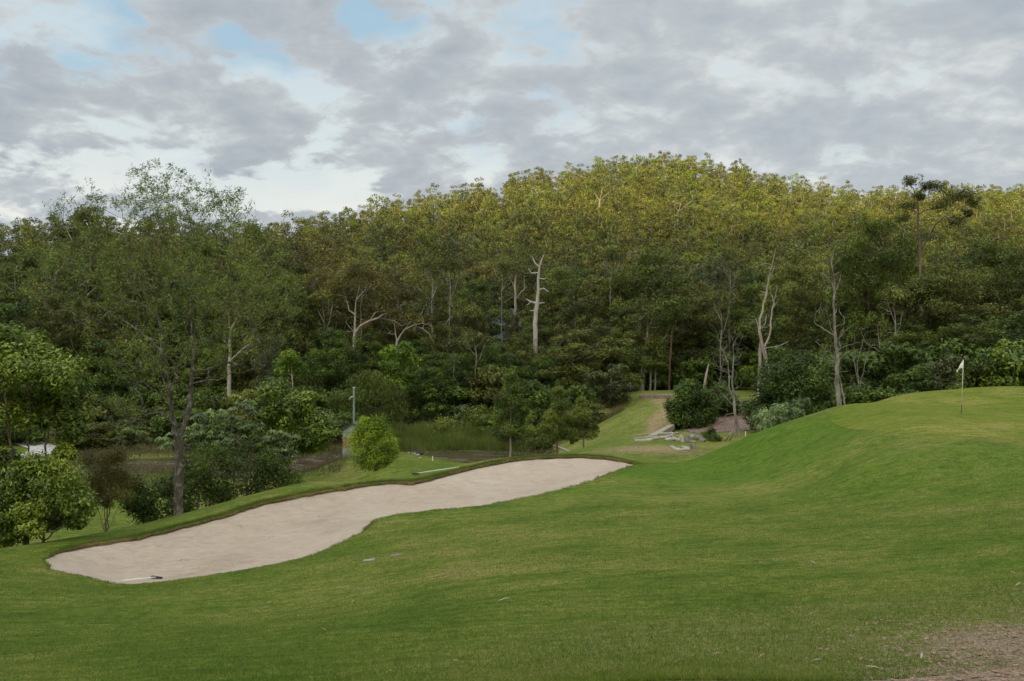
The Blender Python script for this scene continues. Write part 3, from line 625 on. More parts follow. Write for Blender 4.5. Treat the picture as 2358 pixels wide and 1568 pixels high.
FT=[('gumB',60,112,548,270,'dark green gum behind the bare tree top at the far left'),
('gumA',190,120,468,210,'tall olive gum rising above the far-left treeline'),
('gumC',325,118,512,230,'brownish gum behind the middle of the sparse tree'),
('gumB',470,116,520,230,'green gum behind the right half of the sparse tree'),
('gumA',600,118,508,230,'olive gum at the right edge of the sparse tree crown'),
('gumC',705,124,530,220,'brownish-olive gum right of the sparse tree crown'),
('fullB',15,98,680,210,'dense dark tree behind the leafy tree at the left edge'),
('fullC',140,102,640,210,'dense olive tree on the left, below the tall gum'),
('fullB',240,100,770,150,'low dark tree in the gloom left of the mottled trunk'),
('fullC',300,106,620,210,'dense olive tree behind the left limbs of the sparse tree'),
('fullA',430,104,640,220,'dense green tree directly behind the mottled trunk'),
('fullC',585,104,620,200,'dense olive tree right of the mottled trunk'),
('gumD',620,92,765,100,'small greyish gum above the glossy dark shrubs'),
('fullA',690,104,640,180,'dense green tree left of the gum with spreading pale limbs'),
('gumC',770,112,590,190,'brownish gum behind the pale-limbed gum'),
('gumC',900,116,585,220,'brownish gum with pale limbs left of the hill centre'),
('fullB',770,98,745,150,'dark tree draped in vines above the shed'),
('gumA',1000,112,600,210,'olive gum standing left of the hidden house'),
('fullB',1010,94,800,130,'dark tree at the pond end of the forest edge'),
('fullB',1090,98,765,150,'dark leaning tree between pond and hidden house'),
('gumB',1100,124,625,180,'green gum up the slope behind the hidden house'),
('fullC',1098,119,700,75,'olive tree hiding the left end of the house'),
('fullC',1182,119,712,62,'olive tree hiding the right end of the house'),
('fullB',1146,117,768,120,'dark tree hiding the foot of the house'),
('fullB',1175,96,805,130,'low dark tree below the hidden house'),
('gumA',1200,134,560,190,'olive gum with pale trunk above the hidden house'),
('wattleA',1290,116,600,180,'layered green wattle just right of the white dead trunk'),
('fullB',1275,98,790,120,'low dark tree at the foot of the white dead trunk'),
('fullC',1362,94,735,215,'broad olive tree with foliage down to the fairway edge'),
('wattleB',1400,112,598,190,'layered olive wattle above the broad fairway-edge tree'),
('wattleA',1500,110,562,240,'tall layered green wattle left of the fairway gap'),
('gumB',1440,104,690,150,'green gum behind the leaning pale trunk'),
('wattleB',1590,106,650,190,'layered olive wattle above the timber-edged lawn'),
('gumB',1545,116,690,170,'green gum back in the fairway gap'),
('gumA',1670,114,630,170,'olive gum behind the bare grey twiggy tree'),
('wattleA',1745,112,640,170,'green wattle left of the forked dead tree'),
('wattleB',1845,100,565,200,'large layered wattle between the two tall dead trees'),
('fullA',1860,86,790,160,'dense green tree above the vine-covered mound'),
('wattleA',1955,90,640,200,'green wattle behind the tall grey dead tree'),
('wattleA',2012,82,478,230,'tall dark wattle with domed crown right of the grey dead tree'),
('wattleB',2165,74,592,250,'broad olive wattle with layered crown behind the flag'),
('gumB',2275,84,528,210,'green flat-topped gum right of the open-crowned tree'),
('wattleA',2345,78,560,200,'green wattle at the right picture edge'),
('fullA',2110,72,740,190,'dense green tree low behind the putting green'),
('fullA',2240,68,720,220,'dense green tree directly behind the flag'),
('fullC',1972,86,525,165,'olive domed tree left of the dark domed wattle on the right'),
('wattleB',2062,88,548,175,'olive wattle between the domed wattle and the open-crowned tree'),
('fullC',2285,84,540,190,'olive tree with a full crown right of the open-crowned tree'),
('fullA',2215,80,588,200,'green full-crowned tree beneath the open-crowned tree'),
('fullB',2350,66,700,190,'dense dark tree behind the right end of the green'),
('fullB',2020,76,770,150,'dark tree behind the thin white bare saplings'),
('fullC',1945,84,760,150,'dense olive tree behind the foot of the tall grey dead tree')]
for kind,px,Y,top,w,lab in FT:
    nm='wattle_tree' if 'wattle' in kind else ('forest_tree' if 'full' in kind else 'gum_tree')
    xtree(kind,px,Y,top,w,lab,name=nm,group={'wattle_tree':'wattle trees at the forest edge','forest_tree':'bushy trees at the forest edge','gum_tree':'gum trees along the foot of the hill'}[nm])
# ---------- hillside forest
cand=[]; rr=np.random.default_rng(5)
Y=116.0
while Y<330:
    s=5.0 if Y<140 else 3.55+.002*Y; x=-.56*Y
    while x<.56*Y:
        xx_=x+rr.uniform(-.42,.42)*s; yy_=Y+rr.uniform(-.42,.42)*s
        u=xx_/yy_*F+CX; yr=np.interp(u,YR[:,0],YR[:,1])
        if yy_<yr+7 and not (1085<u<1215 and yy_<131): cand.append((xx_,yy_,u,yr))
        x+=s
    Y+=s*.92
cz=H0(np.array([c[0] for c in cand]),np.array([c[1] for c in cand]))
def zone(u): 
    return 'far left' if u<350 else 'left' if u<800 else 'left flank' if u<1200 else 'centre' if u<1750 else 'right flank' if u<2100 else 'far right'
TONE={'olive':'olive','green':'green','brown':'brownish','grey':'grey-green'}
for i,(x,y,u,yr) in enumerate(cand):
    if i>=300: break
    m,H,W,tone=MID[int(rr.integers(len(MID)))]; s=rr.uniform(.62,.92)
    place('gum_tree',m,(x,y,cz[i]),'%s gum in the forest on the %s lower slope of the hill'%(TONE[tone],zone(u).replace('centre','central')),'tree','gum trees on the lower hillside, %s, %s'%(zone(u),TONE[tone]),rr.random()*6.28,(s*rr.uniform(.9,1.15),)*2+(s,))
print('hill trees',len(cand))
far=[]
for i,tone in enumerate(['olive','green','brown','grey','olive']):
    H=13;W=7.5
    s=Skel((0,0,-.3)); s.line(0,[(rr.normal(0,.3),rr.normal(0,.3),H*.4),(rr.normal(0,.6),rr.normal(0,.6),H*.75)],rr,.08,seg=1.2)
    C=pick_clumps(rr,14,.12*H,H-.9,W/2-.9,'gum' if i%2 else 'full',1.8); s.grow(C,rr,seg=1.0,wob=.08,lean=.5,lo=2); s.radii(.06,.2); tv,tf=s.mesh(5)
    K=[];KR=[];KC=[]
    for c in C:
        b=rr.random(); d=unit(rr.normal(size=(4,3))); d[:,2]=np.abs(d[:,2])*.9-.25
        K.append(c+d*1.2*np.array([1,1,.8])); KR+=list(rr.uniform(.65,1.0,4)); KC+=list(np.clip(b+rr.normal(0,.15,4),0,1))
    far.append(((tv,tf),leafcloud(rr,np.vstack(K),KR,27,.44,.5,flat=.9,up=.2,out=1.7,droop=.1,cvals=KC,shell=.65),['olive','green','brown','grey','olive'][i]))
acc={};wood=[[],[]];nw=0
for i in range(300,len(cand)):
    x,y,u,yr=cand[i]; (tv,tf),L,tone=far[int(rr.integers(5))]; s=rr.uniform(.45,.72)*(1.25 if rr.random()<.12 else 1); a=rr.random()*6.28
    Rm=np.array([[math.cos(a),-math.sin(a),0],[math.sin(a),math.cos(a),0],[0,0,1]]).T*s; o=np.array([x,y,cz[i]])
    hv=rr.normal(0,.16)
    acc.setdefault(tone,[]).append((L[0]@Rm+o,L[1],L[2],np.clip(L[3]+hv,0,1)))
    wood[0].append(tv@Rm+o); wood[1].append(tf+nw); nw+=len(tv)
Ls=[];mi=[]; tones=list(acc)
for k2,tn in enumerate(tones):
    m_=merge(acc[tn]); Ls.append(m_); mi+= [k2]*len(m_[1])
mm=merge(Ls); wv_=np.vstack(wood[0]); wf=np.vstack(wood[1])+len(mm[0])
V=np.vstack([mm[0],wv_]); Fq=np.vstack([mm[1],wf]); z0=np.zeros(len(wf))
fo=link('hillside_forest',fastmesh('hillside_forest',V,Fq,4,[LM['far_sunlit_'+t_] for t_ in tones]+[BGREY],{'lv':np.r_[mm[2],z0],'cv':np.r_[mm[3],z0]},mi+[len(tones)]*len(wf)))
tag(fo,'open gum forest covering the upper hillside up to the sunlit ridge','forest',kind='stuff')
del acc,Ls,mm,wood,V,Fq
acc=[]
for row in range(3):  # unseen tree rows added on the back ridge so its shadow fades gradually
    x=-420
    while x<330:
        (tv,tf),L,tone=far[int(rr.integers(5))]; s=rr.uniform(.75,1.25); yy_=-236-row*9+rr.uniform(-4,4); a=rr.random()*6.28
        sel=np.arange(0,len(L[1]),2); Vq=L[0][L[1][sel]].reshape(-1,3)
        Rm=np.array([[math.cos(a),-math.sin(a),0],[math.sin(a),math.cos(a),0],[0,0,1]]).T*s
        acc.append((Vq@Rm+np.array([x,yy_,h(x,yy_)]),np.arange(len(Vq)).reshape(-1,4),L[2][sel],L[3][sel])); x+=rr.uniform(4,9)
tag(link('added_ridge_trees',leafmesh('added_ridge_trees',merge(acc),LM['olive'])),'unseen gums added on the ridge behind the camera to soften its shadow edge','forest',kind='stuff'); del acc
# ---------- understorey shrubs at the forest edge
ub=0
for row,(Yb,tp) in enumerate([(88,905),(93,880),(99,862)]):
    px=-60+row*40
    while px<1420:
        Yj=Yb+rr.uniform(-3,3)
        if not(820<px<1200 and row==0):
            m,H,W,tone=BUSH[int(rr.choice([0,1,3,4,4,0,5]))]; x=(px-CX)/F*Yj; s=rr.uniform(.8,1.5)
            place('forest_shrub',m,(x,Yj,h(x,Yj)-.1),'%s shrub at the foot of the forest, %s'%({'dark':'dark green','green':'green','grey':'grey-green','olive':'olive'}[tone],zone(px)+' side'),'shrub','understorey shrubs at the forest foot, %s, %s'%(zone(px),tone),rr.random()*6.28,(s,s,s*rr.uniform(.8,1.2)))
        px+=rr.uniform(75,125)
for q in range(46):
    Yj=rr.uniform(78,92); px=rr.uniform(150,800) if q<34 else rr.uniform(1120,1350); s=rr.uniform(.35,.8)
    if q>=34: Yj=rr.uniform(80,90)
    k2=int(rr.choice([0,1,3,4,5,5])); m,H,W,tone=BUSH[k2]; x=(px-CX)/F*Yj
    place('bank_shrub',m,(x,Yj,h(x,Yj)-.1),'low %s shrub on the overgrown far bank of the ponds, %s side'%({'dark':'dark green','green':'green','grey':'grey-green','olive':'olive'}[tone],'left' if px<500 else 'middle' if px<900 else 'right'),'shrub','low shrubs on the far pond bank, %s, %s'%('left' if px<500 else 'middle' if px<900 else 'right',tone),rr.random()*6.28,(s*1.3,s*1.3,s))
for q,(px,Yj,ki,sc_) in enumerate([(20,104,'fullA',.8),(90,108,'fullC',.9),(170,110,'fullA',.8),(350,100,'fullB',.8),(470,100,'fullA',.75),(530,108,'fullC',.9),(640,108,'fullB',.9),(740,106,'fullC',.8),(845,104,'fullA',.75),(900,108,'fullC',.85),(960,104,'fullB',.85),(1030,104,'fullC',.8),(1095,110,'fullA',.7),(1200,102,'fullC',.65),(1245,106,'fullA',.8),(1330,106,'fullC',.9),(1420,104,'fullA',.75),(1560,122,'fullC',.9),(1640,124,'fullA',.9),(1710,126,'fullB',.9),(1780,120,'fullC',.9),(1820,108,'fullA',.8),(1905,100,'fullC',.8),(1980,98,'fullB',.9),(2060,94,'fullA',.9),(2140,92,'fullC',.9),(2220,92,'fullA',.9),(2300,94,'fullB',1.0),(2370,90,'fullC',1.0),(2080,84,'fullC',.7),(2180,80,'fullB',.75),(2300,78,'fullC',.8)]):
    m,H,W=NEAR[ki]; x=(px-CX)/F*Yj
    place('understorey_tree',m,(x,Yj,h(x,Yj)-.2),'short %s tree in the second rank of the forest, %s'%({'fullA':'green','fullB':'dark','fullC':'olive'}[ki],zone(px)),'tree','short trees in the second rank of the forest, %s, %s'%(zone(px),{'fullA':'green','fullB':'dark','fullC':'olive'}[ki]),rr.random()*6.28,(sc_,)*3)
for px,Yj,s,k2 in [(1960,58,.8,0),(2010,57,.75,4),(2060,58,.6,1),(2110,60,.9,0),(2180,61,1.0,3),(2250,60,1.0,1),(2320,60,1.1,2),(2380,60,1.2,2),(2080,66,1.3,4),(2200,67,1.3,4),(2300,68,1.4,0),(1985,66,1.2,4),(2150,64,.9,4),
   (1600,102,1.0,4),(1660,104,1.3,0),(1560,106,1.3,4),(1720,116,1.6,4),(1790,100,1.4,0),(1500,104,1.0,0),(1625,112,1.8,4),(1450,100,1.0,5),(1840,78,1.2,0),(1910,68,1.2,4),(1930,74,1.4,1),(1690,120,2.0,0),(1760,118,1.6,4),(1585,118,2.2,0),(1530,118,2.2,4)]:
    m,H,W,tone=BUSH[k2]; x=(px-CX)/F*Yj
    place('forest_shrub',m,(x,Yj,h(x,Yj)-.1),'%s shrub %s'%({'dark':'dark green','green':'green','grey':'grey-green','olive':'olive','broad':'broad-leaved green'}[tone],'in the thicket behind the putting green' if px>1900 else 'under the trees beyond the far lawn' if px<1800 else 'beside the vine-covered mound'),'shrub','shrubs %s, %s'%('behind the green' if px>1900 else 'beyond the far lawn' if px<1800 else 'by the mound',tone),rr.random()*6.28,(s,s,s))
# ---------- trees traced limb by limb
DENS=1.9
def custom(name,Y,paths,r0,bark,label,cat='tree',group=None,clusters=(),leaf=None,cs=1.18,ls=.2,nl=60,sub=8,asp=.4,tip=.012,twig=None,dy=.45,ground=True,flat=.75,droop=.1,up=.35,seed=1,extra=None,wob=.03,k0=8,parts=('trunk','crown'),shell=.5,depth=1.0,flare=.35,out=1.3):
    r=np.random.default_rng(seed); b=paths[0][0]; x0=(b[0]-CX)/F*Y; zg=h(x0,Y)
    O=np.array([x0,Y,zg]); w=lambda p,d:np.array(W3(p[0],p[1],Y+d))-O
    s=Skel((0,0,-.25)); s.line(0,[w(p,0) for p in paths[0]],r,wob,seg=.35*Y/60)
    for pth in paths[1:]:
        p0=w(pth[0],0); A=np.array(s.P); i=int(np.argmin(np.hypot(A[:,0]-p0[0],A[:,2]-p0[2]))); sg=r.uniform(-1,1)*dy; base=s.P[i][1]
        pts=[];d=0
        for a_,b_ in zip(pth,pth[1:]):
            d+=math.hypot(b_[0]-a_[0],b_[1]-a_[1])/F*Y; q=w(b_,base+sg*d); pts.append(q)
        s.line(i,pts,r,wob,seg=.3*Y/60)
    if twig is not None:
        n,rad=twig; A=np.array(s.P); m=len(A); ok=np.arange(int(m*.12),m); c=A[r.choice(ok,n)]
        T_=c+unit(r.normal(size=(n,3))+[0,0,.35])*r.uniform(.3,1,(n,1))*rad; s.grow(T_,r,seg=.25*Y/60,wob=wob,bend=.3,lean=.1)
    K=[];KR=[];KC=[]
    for c in clusters:
        px_,py_,rp=c[:3]; R=cs*rp/F*Y; cc=w((px_,py_),r.uniform(-1,1)*depth+(c[3] if len(c)>3 else 0)); d=unit(r.normal(size=(sub,3))); bb=r.random()
        K.append(cc+d*R*np.array([1,1,flat])*r.uniform(.45,.85,(sub,1))); KR+=list(R*r.uniform(.5,.78,sub)); KC+=list(np.clip(bb*.8+.1+r.normal(0,.15,sub),0,1))
    if K: K=np.vstack(K); s.grow(K,r,seg=.3*Y/60,wob=wob,lean=.2)
    s.radii(tip,r0); v,f=s.mesh(k0,flare=flare)
    ms=[fastmesh(name+'_wood',v,f,4,[bark],smooth=True)]
    if len(K): ms.append(leafmesh(name+'_leaves',leafcloud(r,K,KR,int(nl*DENS),ls,asp,flat=.8,up=up,droop=droop,cvals=KC,shell=shell,out=out),leaf))
    if extra: ms.append(extra(r,K,KR)); 
    return place(name,ms,tuple(O),label,cat,group,parts=parts),s
custom('dead_tree',104,[[(1230,905),(1232,831),(1233,776),(1234,716),(1238,682),(1239,655),(1242,614),(1252,586)],[(1239,634),(1223,629),(1217,618)],[(1240,648),(1254,643),(1258,640)],[(1237,668),(1252,664),(1263,672)],[(1235,692),(1223,695),(1210,688)],[(1223,695),(1214,702)],[(1237,695),(1254,697)],[(1234,716),(1220,715)],[(1240,620),(1232,606),(1226,592)]],.30,BDEAD,'tall thick bleached white dead trunk with broken top and stub branches',group=None,tip=.05,flare=.2)
custom('dead_tree',70,[[(1776,905),(1769,855),(1762,817),(1752,778),(1749,735),(1758,700),(1767,661),(1773,627),(1784,584),(1786,572)],[(1766,806),(1773,769),(1777,726),(1782,696),(1790,657)],[(1770,806),(1793,797),(1816,786)],[(1750,770),(1741,735)],[(1770,640),(1782,622),(1779,612)],[(1752,760),(1762,745),(1765,722)],[(1779,712),(1792,690)],[(1781,700),(1774,672)]],.17,BPALE,'forked pinkish dead tree with one bare limb reaching right over the mound',tip=.02,twig=(26,1.2))
custom('dead_tree',53,[[(1934,955),(1933,942),(1928,864),(1925,799),(1922,756),(1920,687),(1922,644),(1915,601),(1922,571)],[(1924,782),(1913,756),(1907,730),(1900,705)],[(1918,770),(1903,762),(1889,752)],[(1928,790),(1943,765),(1961,750),(1974,743)],[(1929,838),(1943,819)],[(1927,847),(1920,817)],[(1921,670),(1935,644),(1937,627)],[(1920,670),(1909,644),(1907,614)],[(1909,644),(1889,627)],[(1926,812),(1933,775),(1944,752)]],.15,BGREY,'tall slender grey dead tree at the left shoulder of the putting green',tip=.006,twig=(70,1.1))
custom('dead_tree',53.6,[[(1950,955),(1948,940),(1937,886),(1929,842)]],.06,BGREY,'thin bare stem leaning against the foot of the tall grey dead tree',tip=.02)
custom('bare_sapling',62,[[(1981,945),(1980,929),(1978,886),(1974,838),(1980,812),(1991,769)],[(1980,900),(1989,855),(1999,812),(2017,787)],[(1978,886),(1966,830),(1962,790)],[(1999,812),(2006,780)]],.07,BGREY,'thin whitish bare sapling with forked stems behind the green',tip=.005,twig=(90,1.3))
custom('bare_sapling',66,[[(2040,925),(2038,890),(2030,850),(2027,812),(2021,748)],[(2032,860),(2040,825),(2045,790)],[(2034,870),(2055,855),(2066,845)],[(2028,820),(2014,800)]],.07,BPALE,'pinkish bare sapling right of the whitish one behind the green',tip=.005,twig=(70,1.4))
custom('bare_tree',60,[[(1704,1012),(1702,1000),(1695,966),(1690,920),(1686,874),(1688,840),(1690,823),(1688,794),(1702,771)],[(1690,920),(1679,890),(1679,866),(1677,837),(1665,808),(1656,780),(1650,762)],[(1692,935),(1670,914),(1648,892)],[(1687,860),(1670,850),(1650,842),(1640,815)],[(1684,850),(1680,800),(1675,762)],[(1693,950),(1672,955),(1660,975)],[(1690,830),(1700,800),(1707,780)]],.10,BGREY,'leafless grey twiggy tree leaning beside the woodchip bed',tip=.004,twig=(260,1.0),wob=.025)
custom('dead_snag',84,[[(1622,900),(1622,886),(1627,860),(1632,838)]],.12,BPALE,'short leaning broken pale trunk behind the round bushes','dead trunk',tip=.05)
custom('gum_tree',104,[[(817,900),(817,848),(815,803),(817,766),(817,745),(819,705),(827,665),(829,630)],[(817,762),(831,749),(851,739),(871,732),(908,739),(925,750)],[(845,741),(864,719),(890,716),(912,712)],[(816,760),(802,750),(796,740)],[(818,725),(804,715),(795,682),(790,655)],[(822,690),(840,668),(856,650)],[(871,732),(885,722),(900,724)],[(817,815),(806,800),(797,797)]],.22,BPALE,'gum with spreading pale pinkish limbs left of centre at the forest edge',group='gum trees along the foot of the hill',tip=.018,
 clusters=[(800,640,32),(835,622,34),(860,640,30),(780,670,26),(900,700,22),(930,735,20),(880,665,26)],leaf=LM['brown'],ls=.2,nl=70,twig=(25,1.2),dy=.2)
custom('gum_tree',103,[[(915,900),(914,786),(911,770),(908,745)],[(914,778),(932,759),(952,749),(973,744),(982,748)],[(952,750),(973,756),(988,768),(1000,790)],[(908,772),(895,768),(881,764)],[(930,762),(940,745),(950,738)]],.17,BPALE,'gum with arching bare limbs right of the spreading pale-limbed one',group='gum trees along the foot of the hill',tip=.018,clusters=[(905,725,18),(985,735,16)],leaf=LM['brown'],ls=.2,nl=60,twig=(25,1.0),dy=.2)
custom('gum_tree',88,[[(528,905),(528,860),(530,819),(528,790),(530,762),(526,720)],[(531,835),(547,815),(560,803),(576,795)],[(529,800),(520,790),(514,782)],[(530,762),(545,735)]],.2,BPALE,'gum with smooth pale forked trunk glimpsed right of the mottled trunk',group='gum trees along the foot of the hill',tip=.02,clusters=[(520,700,32),(560,715,30),(545,680,30),(585,780,18)],leaf=LM['olive'],ls=.18,nl=60)
custom('gum_tree',124,[[(1186,760),(1186,692),(1186,648),(1190,605)],[(1186,692),(1200,672),(1213,660)],[(1186,660),(1174,640),(1168,625)]],.2,BPALE,'slim gum with pale trunk standing above the hidden house',group='gum trees along the foot of the hill',tip=.03,clusters=[(1180,600,24),(1200,590,26),(1166,618,18)],leaf=LM['olive'],ls=.26,nl=50)
custom('gum_tree',98,[[(1476,915),(1477,905),(1480,866),(1484,831),(1487,803),(1492,750),(1495,690)],[(1490,770),(1505,730),(1515,700)],[(1488,790),(1476,760),(1466,735)]],.24,BPALE,'gum with leaning pale trunk at the left of the fairway gap',group='gum trees along the foot of the hill',tip=.03,clusters=[(1475,730,28),(1500,700,34),(1520,745,28),(1465,770,22),(1510,790,24)],leaf=LM['olive'],ls=.2,nl=80)
for px,a_,b_,Y_,lb,bk in [(1496,912,842,97,'left of two slender grey trunks under the wattles',BGREY),(1507,912,842,97.5,'right of two slender grey trunks under the wattles',BGREY),(1541,912,740,96,'straight dark reddish trunk in the fairway gap',BRED),(250,912,840,118,'thick pale reddish trunk in the dark at the far left',BPALE),(222,915,800,119,'thin straight reddish trunk in the dark at the far left',BRED),(1748,908,775,88,'straight pale trunk behind the vine-covered mound',BPALE),(2131,905,690,74,'straight red-brown trunk behind the putting green',BRED),(1715,905,880,104,'short pale trunk on the far lawn',BPALE)]:
    custom('slender_tree',Y_,[[(px,a_),(px+2,(a_+b_)/2),(px+(10 if px==1541 else 3),b_)]],.16 if px in(250,1748,2131) else .1,bk,lb,group='bare trunks showing between the forest trees',tip=.05,
        clusters=[(px-12,b_-25,26),(px+18,b_-30,26),(px,b_-5,18)] if px!=1715 else [(1712,862,22),(1724,866,18)],leaf=LM['green' if px!=1715 else 'lime'],ls=.2,nl=55)
for px,tp_,bt,Y_,lb in [(832,640,700,101,'left of the spreading pale-limbed gum top'),(995,618,700,102,'left of two slim pale stems left of the hidden house'),(1036,622,705,102,'right of two slim pale stems left of the hidden house'),(1156,622,672,112,'thin stem just left of the slim pale gum above the house'),(1325,690,735,105,'short pale stem right of the white dead trunk'),(1406,600,660,104,'pale forked stem high in the wattles'),(1660,695,790,97,'pinkish stem above the twiggy bare tree'),(1680,610,680,106,'pale stem left of the forked dead tree'),(745,700,790,99,'vine-hung stem left of the spreading pale-limbed gum'),(1045,800,860,92,'bent pale stem low at the forest edge behind the mounds'),(1095,790,850,94,'straight pale stem low at the forest edge below the house'),(2060,690,800,72,'reddish-grey stem behind the bare saplings')]:
    Y_=Y_+(5 if Y_>95 else 1)
    custom('slender_gum',Y_,[[(px,905),(px-1,bt),(px+2,(tp_+bt)/2),(px-3,tp_)],[(px,bt-8),(px+14,(tp_+bt)/2-6),(px+20,tp_+6)],[(px+1,(tp_+bt)/2),(px-13,tp_+14),(px-17,tp_)]],.075,BGREY,'slender gum, '+lb,'tree','slender pale gums inside the forest',tip=.03,clusters=[(px-8,tp_-14,20),(px+16,tp_-8,20)],leaf=LM['olive'],ls=.2,nl=45,twig=(14,1.0),dy=.3,seed=px)
custom('open_crowned_tree',79,[[(2122,905),(2120,700),(2118,558),(2114,511),(2114,476),(2103,433)],[(2118,575),(2137,549),(2155,515),(2185,489),(2215,467),(2236,455)],[(2114,490),(2142,467),(2150,452)],[(2116,500),(2098,480)],[(2160,510),(2195,507),(2215,512)]],.15,BARK,'tall open-crowned tree with tufted foliage rising above the right treeline',tip=.015,
 clusters=[(2100,416,17),(2094,476,20),(2135,430,18),(2166,432,22),(2166,470,20),(2196,450,22),(2226,452,22),(2242,462,16),(2116,450,14),(2200,512,22),(2080,500,16),(2226,490,12)],leaf=LM['olive'],ls=.16,nl=36,sub=9,flat=.6,cs=1.1)
for px,py,Y_,rp,lb in [(1383,452,232,14,'small bare white limbs standing out on the sunlit upper hillside'),(1565,478,215,26,'gum showing forked pale limbs high on the hillside centre')]:
    custom('gum_tree',Y_,[[(px-4,py+30),(px-2,py+10),(px+2,py-8),(px+4,py-18)],[(px-2,py+15),(px+14,py-5),(px+24,py-12)],[(px-2,py+15),(px-12,py-5)]],.13,BPALE,lb,group=None,tip=.04,clusters=[(px+10,py-26,rp),(px-12,py-20,rp*.8)],leaf=LM['olive'],ls=.4,nl=24)
# the big sparse tree on the left
hero=[[(410,1205),(410,1193),(411,1120),(412,1060),(412,1016),(411,1004)],
[(411,1004),(428,967),(440,902),(444,840),(442,770),(441,677),(439,624),(442,575),(427,533),(422,504),(424,470)],
[(411,1004),(397,967),(391,901),(382,840),(372,790),(364,712),(355,660),(349,624),(352,568),(345,510),(347,476),(374,459),(392,430)],
[(393,915),(375,870),(350,820),(329,790),(310,740)],
[(444,838),(455,820),(486,790),(520,780),(543,776),(578,769),(596,755),(610,742),(650,735)],
[(578,769),(620,782),(668,792)],
[(444,790),(451,757),(470,725),(486,709),(529,688),(567,675),(615,680),(655,690)],
[(500,703),(508,674),(529,642),(550,621),(570,605),(596,596),(635,580)],
[(442,575),(458,550),(486,529),(529,497),(552,470),(564,445)],
[(439,624),(420,600),(400,598)],[(550,621),(560,585),(565,560)],
[(352,560),(335,530),(317,515),(300,490),(288,459),(272,440),(261,420)],
[(317,515),(290,505),(268,497),(245,485),(226,476),(214,440),(208,413)],
[(364,725),(320,700),(275,688),(240,649),(197,624),(152,607),(110,590)],
[(372,800),(320,760),(226,705),(148,663),(95,652),(55,645),(32,645),(-10,662)],
[(197,624),(170,590),(152,561),(146,500),(148,455)],[(240,649),(215,600),(205,560)],
[(395,970),(370,951),(341,955),(304,975),(263,1000),(206,1022)],[(341,955),(310,930),(270,920)],[(391,930),(360,900),(330,880),(290,870)],
[(427,533),(440,500),(470,450),(480,400)],[(374,459),(400,440),(410,395)],[(345,510),(330,460),(320,410)],[(440,700),(470,660),(480,630)],[(364,712),(320,640),(300,590)],[(382,850),(330,850),(280,840)],
[(446,860),(480,850),(520,835),(560,840)]]
def hero_tree():
    r=np.random.default_rng(21); Y=37.6; x0=(410-CX)/F*Y; zg=h(x0,Y); O=np.array([x0,Y,zg]); w=lambda p,d:np.array(W3(p[0],p[1],Y+d))-O
    s=Skel((0,0,-.35)); s.line(0,[w(p,0) for p in hero[0]],r,.01,seg=.2)
    for q,pth in enumerate(hero[1:]):
        p0=w(pth[0],0); A=np.array(s.P); i=int(np.argmin(np.hypot(A[:,0]-p0[0],A[:,2]-p0[2]))); base=s.P[i][1]; sg=[.25,-.25,.7,-.5,.5,.45,-.2,.35,.6,-.3,.2,-.5,.5,.6,-.5,.3][q%16]; pts=[];d=0
        for a_,b_ in zip(pth,pth[1:]):
            d+=math.hypot(b_[0]-a_[0],b_[1]-a_[1])/F*Y; pts.append(w(b_,base+sg*d))
        s.line(i,pts,r,.03,seg=.22)
    ell=[(390,620,250,150,3.6,420),(540,640,160,150,3,230),(230,640,180,130,3.2,230),(400,800,230,90,3.2,260),(360,450,110,80,2,170),(500,470,90,60,2,120),(620,700,90,90,2.4,90),(120,600,100,110,2.4,100),(215,480,60,60,1.5,40),(140,490,40,50,1,22),(560,800,100,60,2.4,80),(270,930,90,50,2,50),(330,860,110,60,2,60)]
    T_=[]
    for cx,cy,rx,ry,rd,n in ell:
        d=unit(r.normal(size=(n,3)))*r.random((n,1))**.45
        T_.append(np.array([w((cx+a[0]*rx,cy+a[2]*ry),a[1]*rd) for a in d]))
    T_=np.vstack(T_); n0=len(s.P); s.grow(T_,r,seg=.16,wob=.022,bend=.28,lean=.25,droop=-.05)
    s.radii(.0045,.165)
    nodes=np.arange(n0,len(s.P)); tips=np.array(s.tips)
    v,f=s.mesh(9,flare=.3); wm=fastmesh('sparse_tree_wood',v,f,4,[BHERO],smooth=True)
    A=np.array(s.P); thin=np.where(s.cnt<=4)[0]; thin=thin[thin>60]
    zz=A[thin][:,2]; xr=A[thin][:,0]
    base=np.r_[A[tips],A[r.choice(thin,2400)]]
    # foliage thins out towards the lower and outer twigs
    pr=np.clip(.42+.5*np.sin(base[:,0]*1.9+1.5*np.sin(base[:,2]*1.4))*np.cos(base[:,2]*1.6+base[:,1])+.12*(base[:,2]-4),.12,1); base=base[r.random(len(base))<pr]
    L=leafcloud(r,base,.20,11,.12,.20,flat=1,up=.1,out=.3,droop=.35,shell=.3,cvals=r.random(len(base)))
    return place('sparse_tree',[wm,leafmesh('sparse_tree_leaves',L,LM['sparse'])],tuple(O),'tall sparse-leaved tree with mottled grey trunk on the bunker rim','tree')
hero_tree()
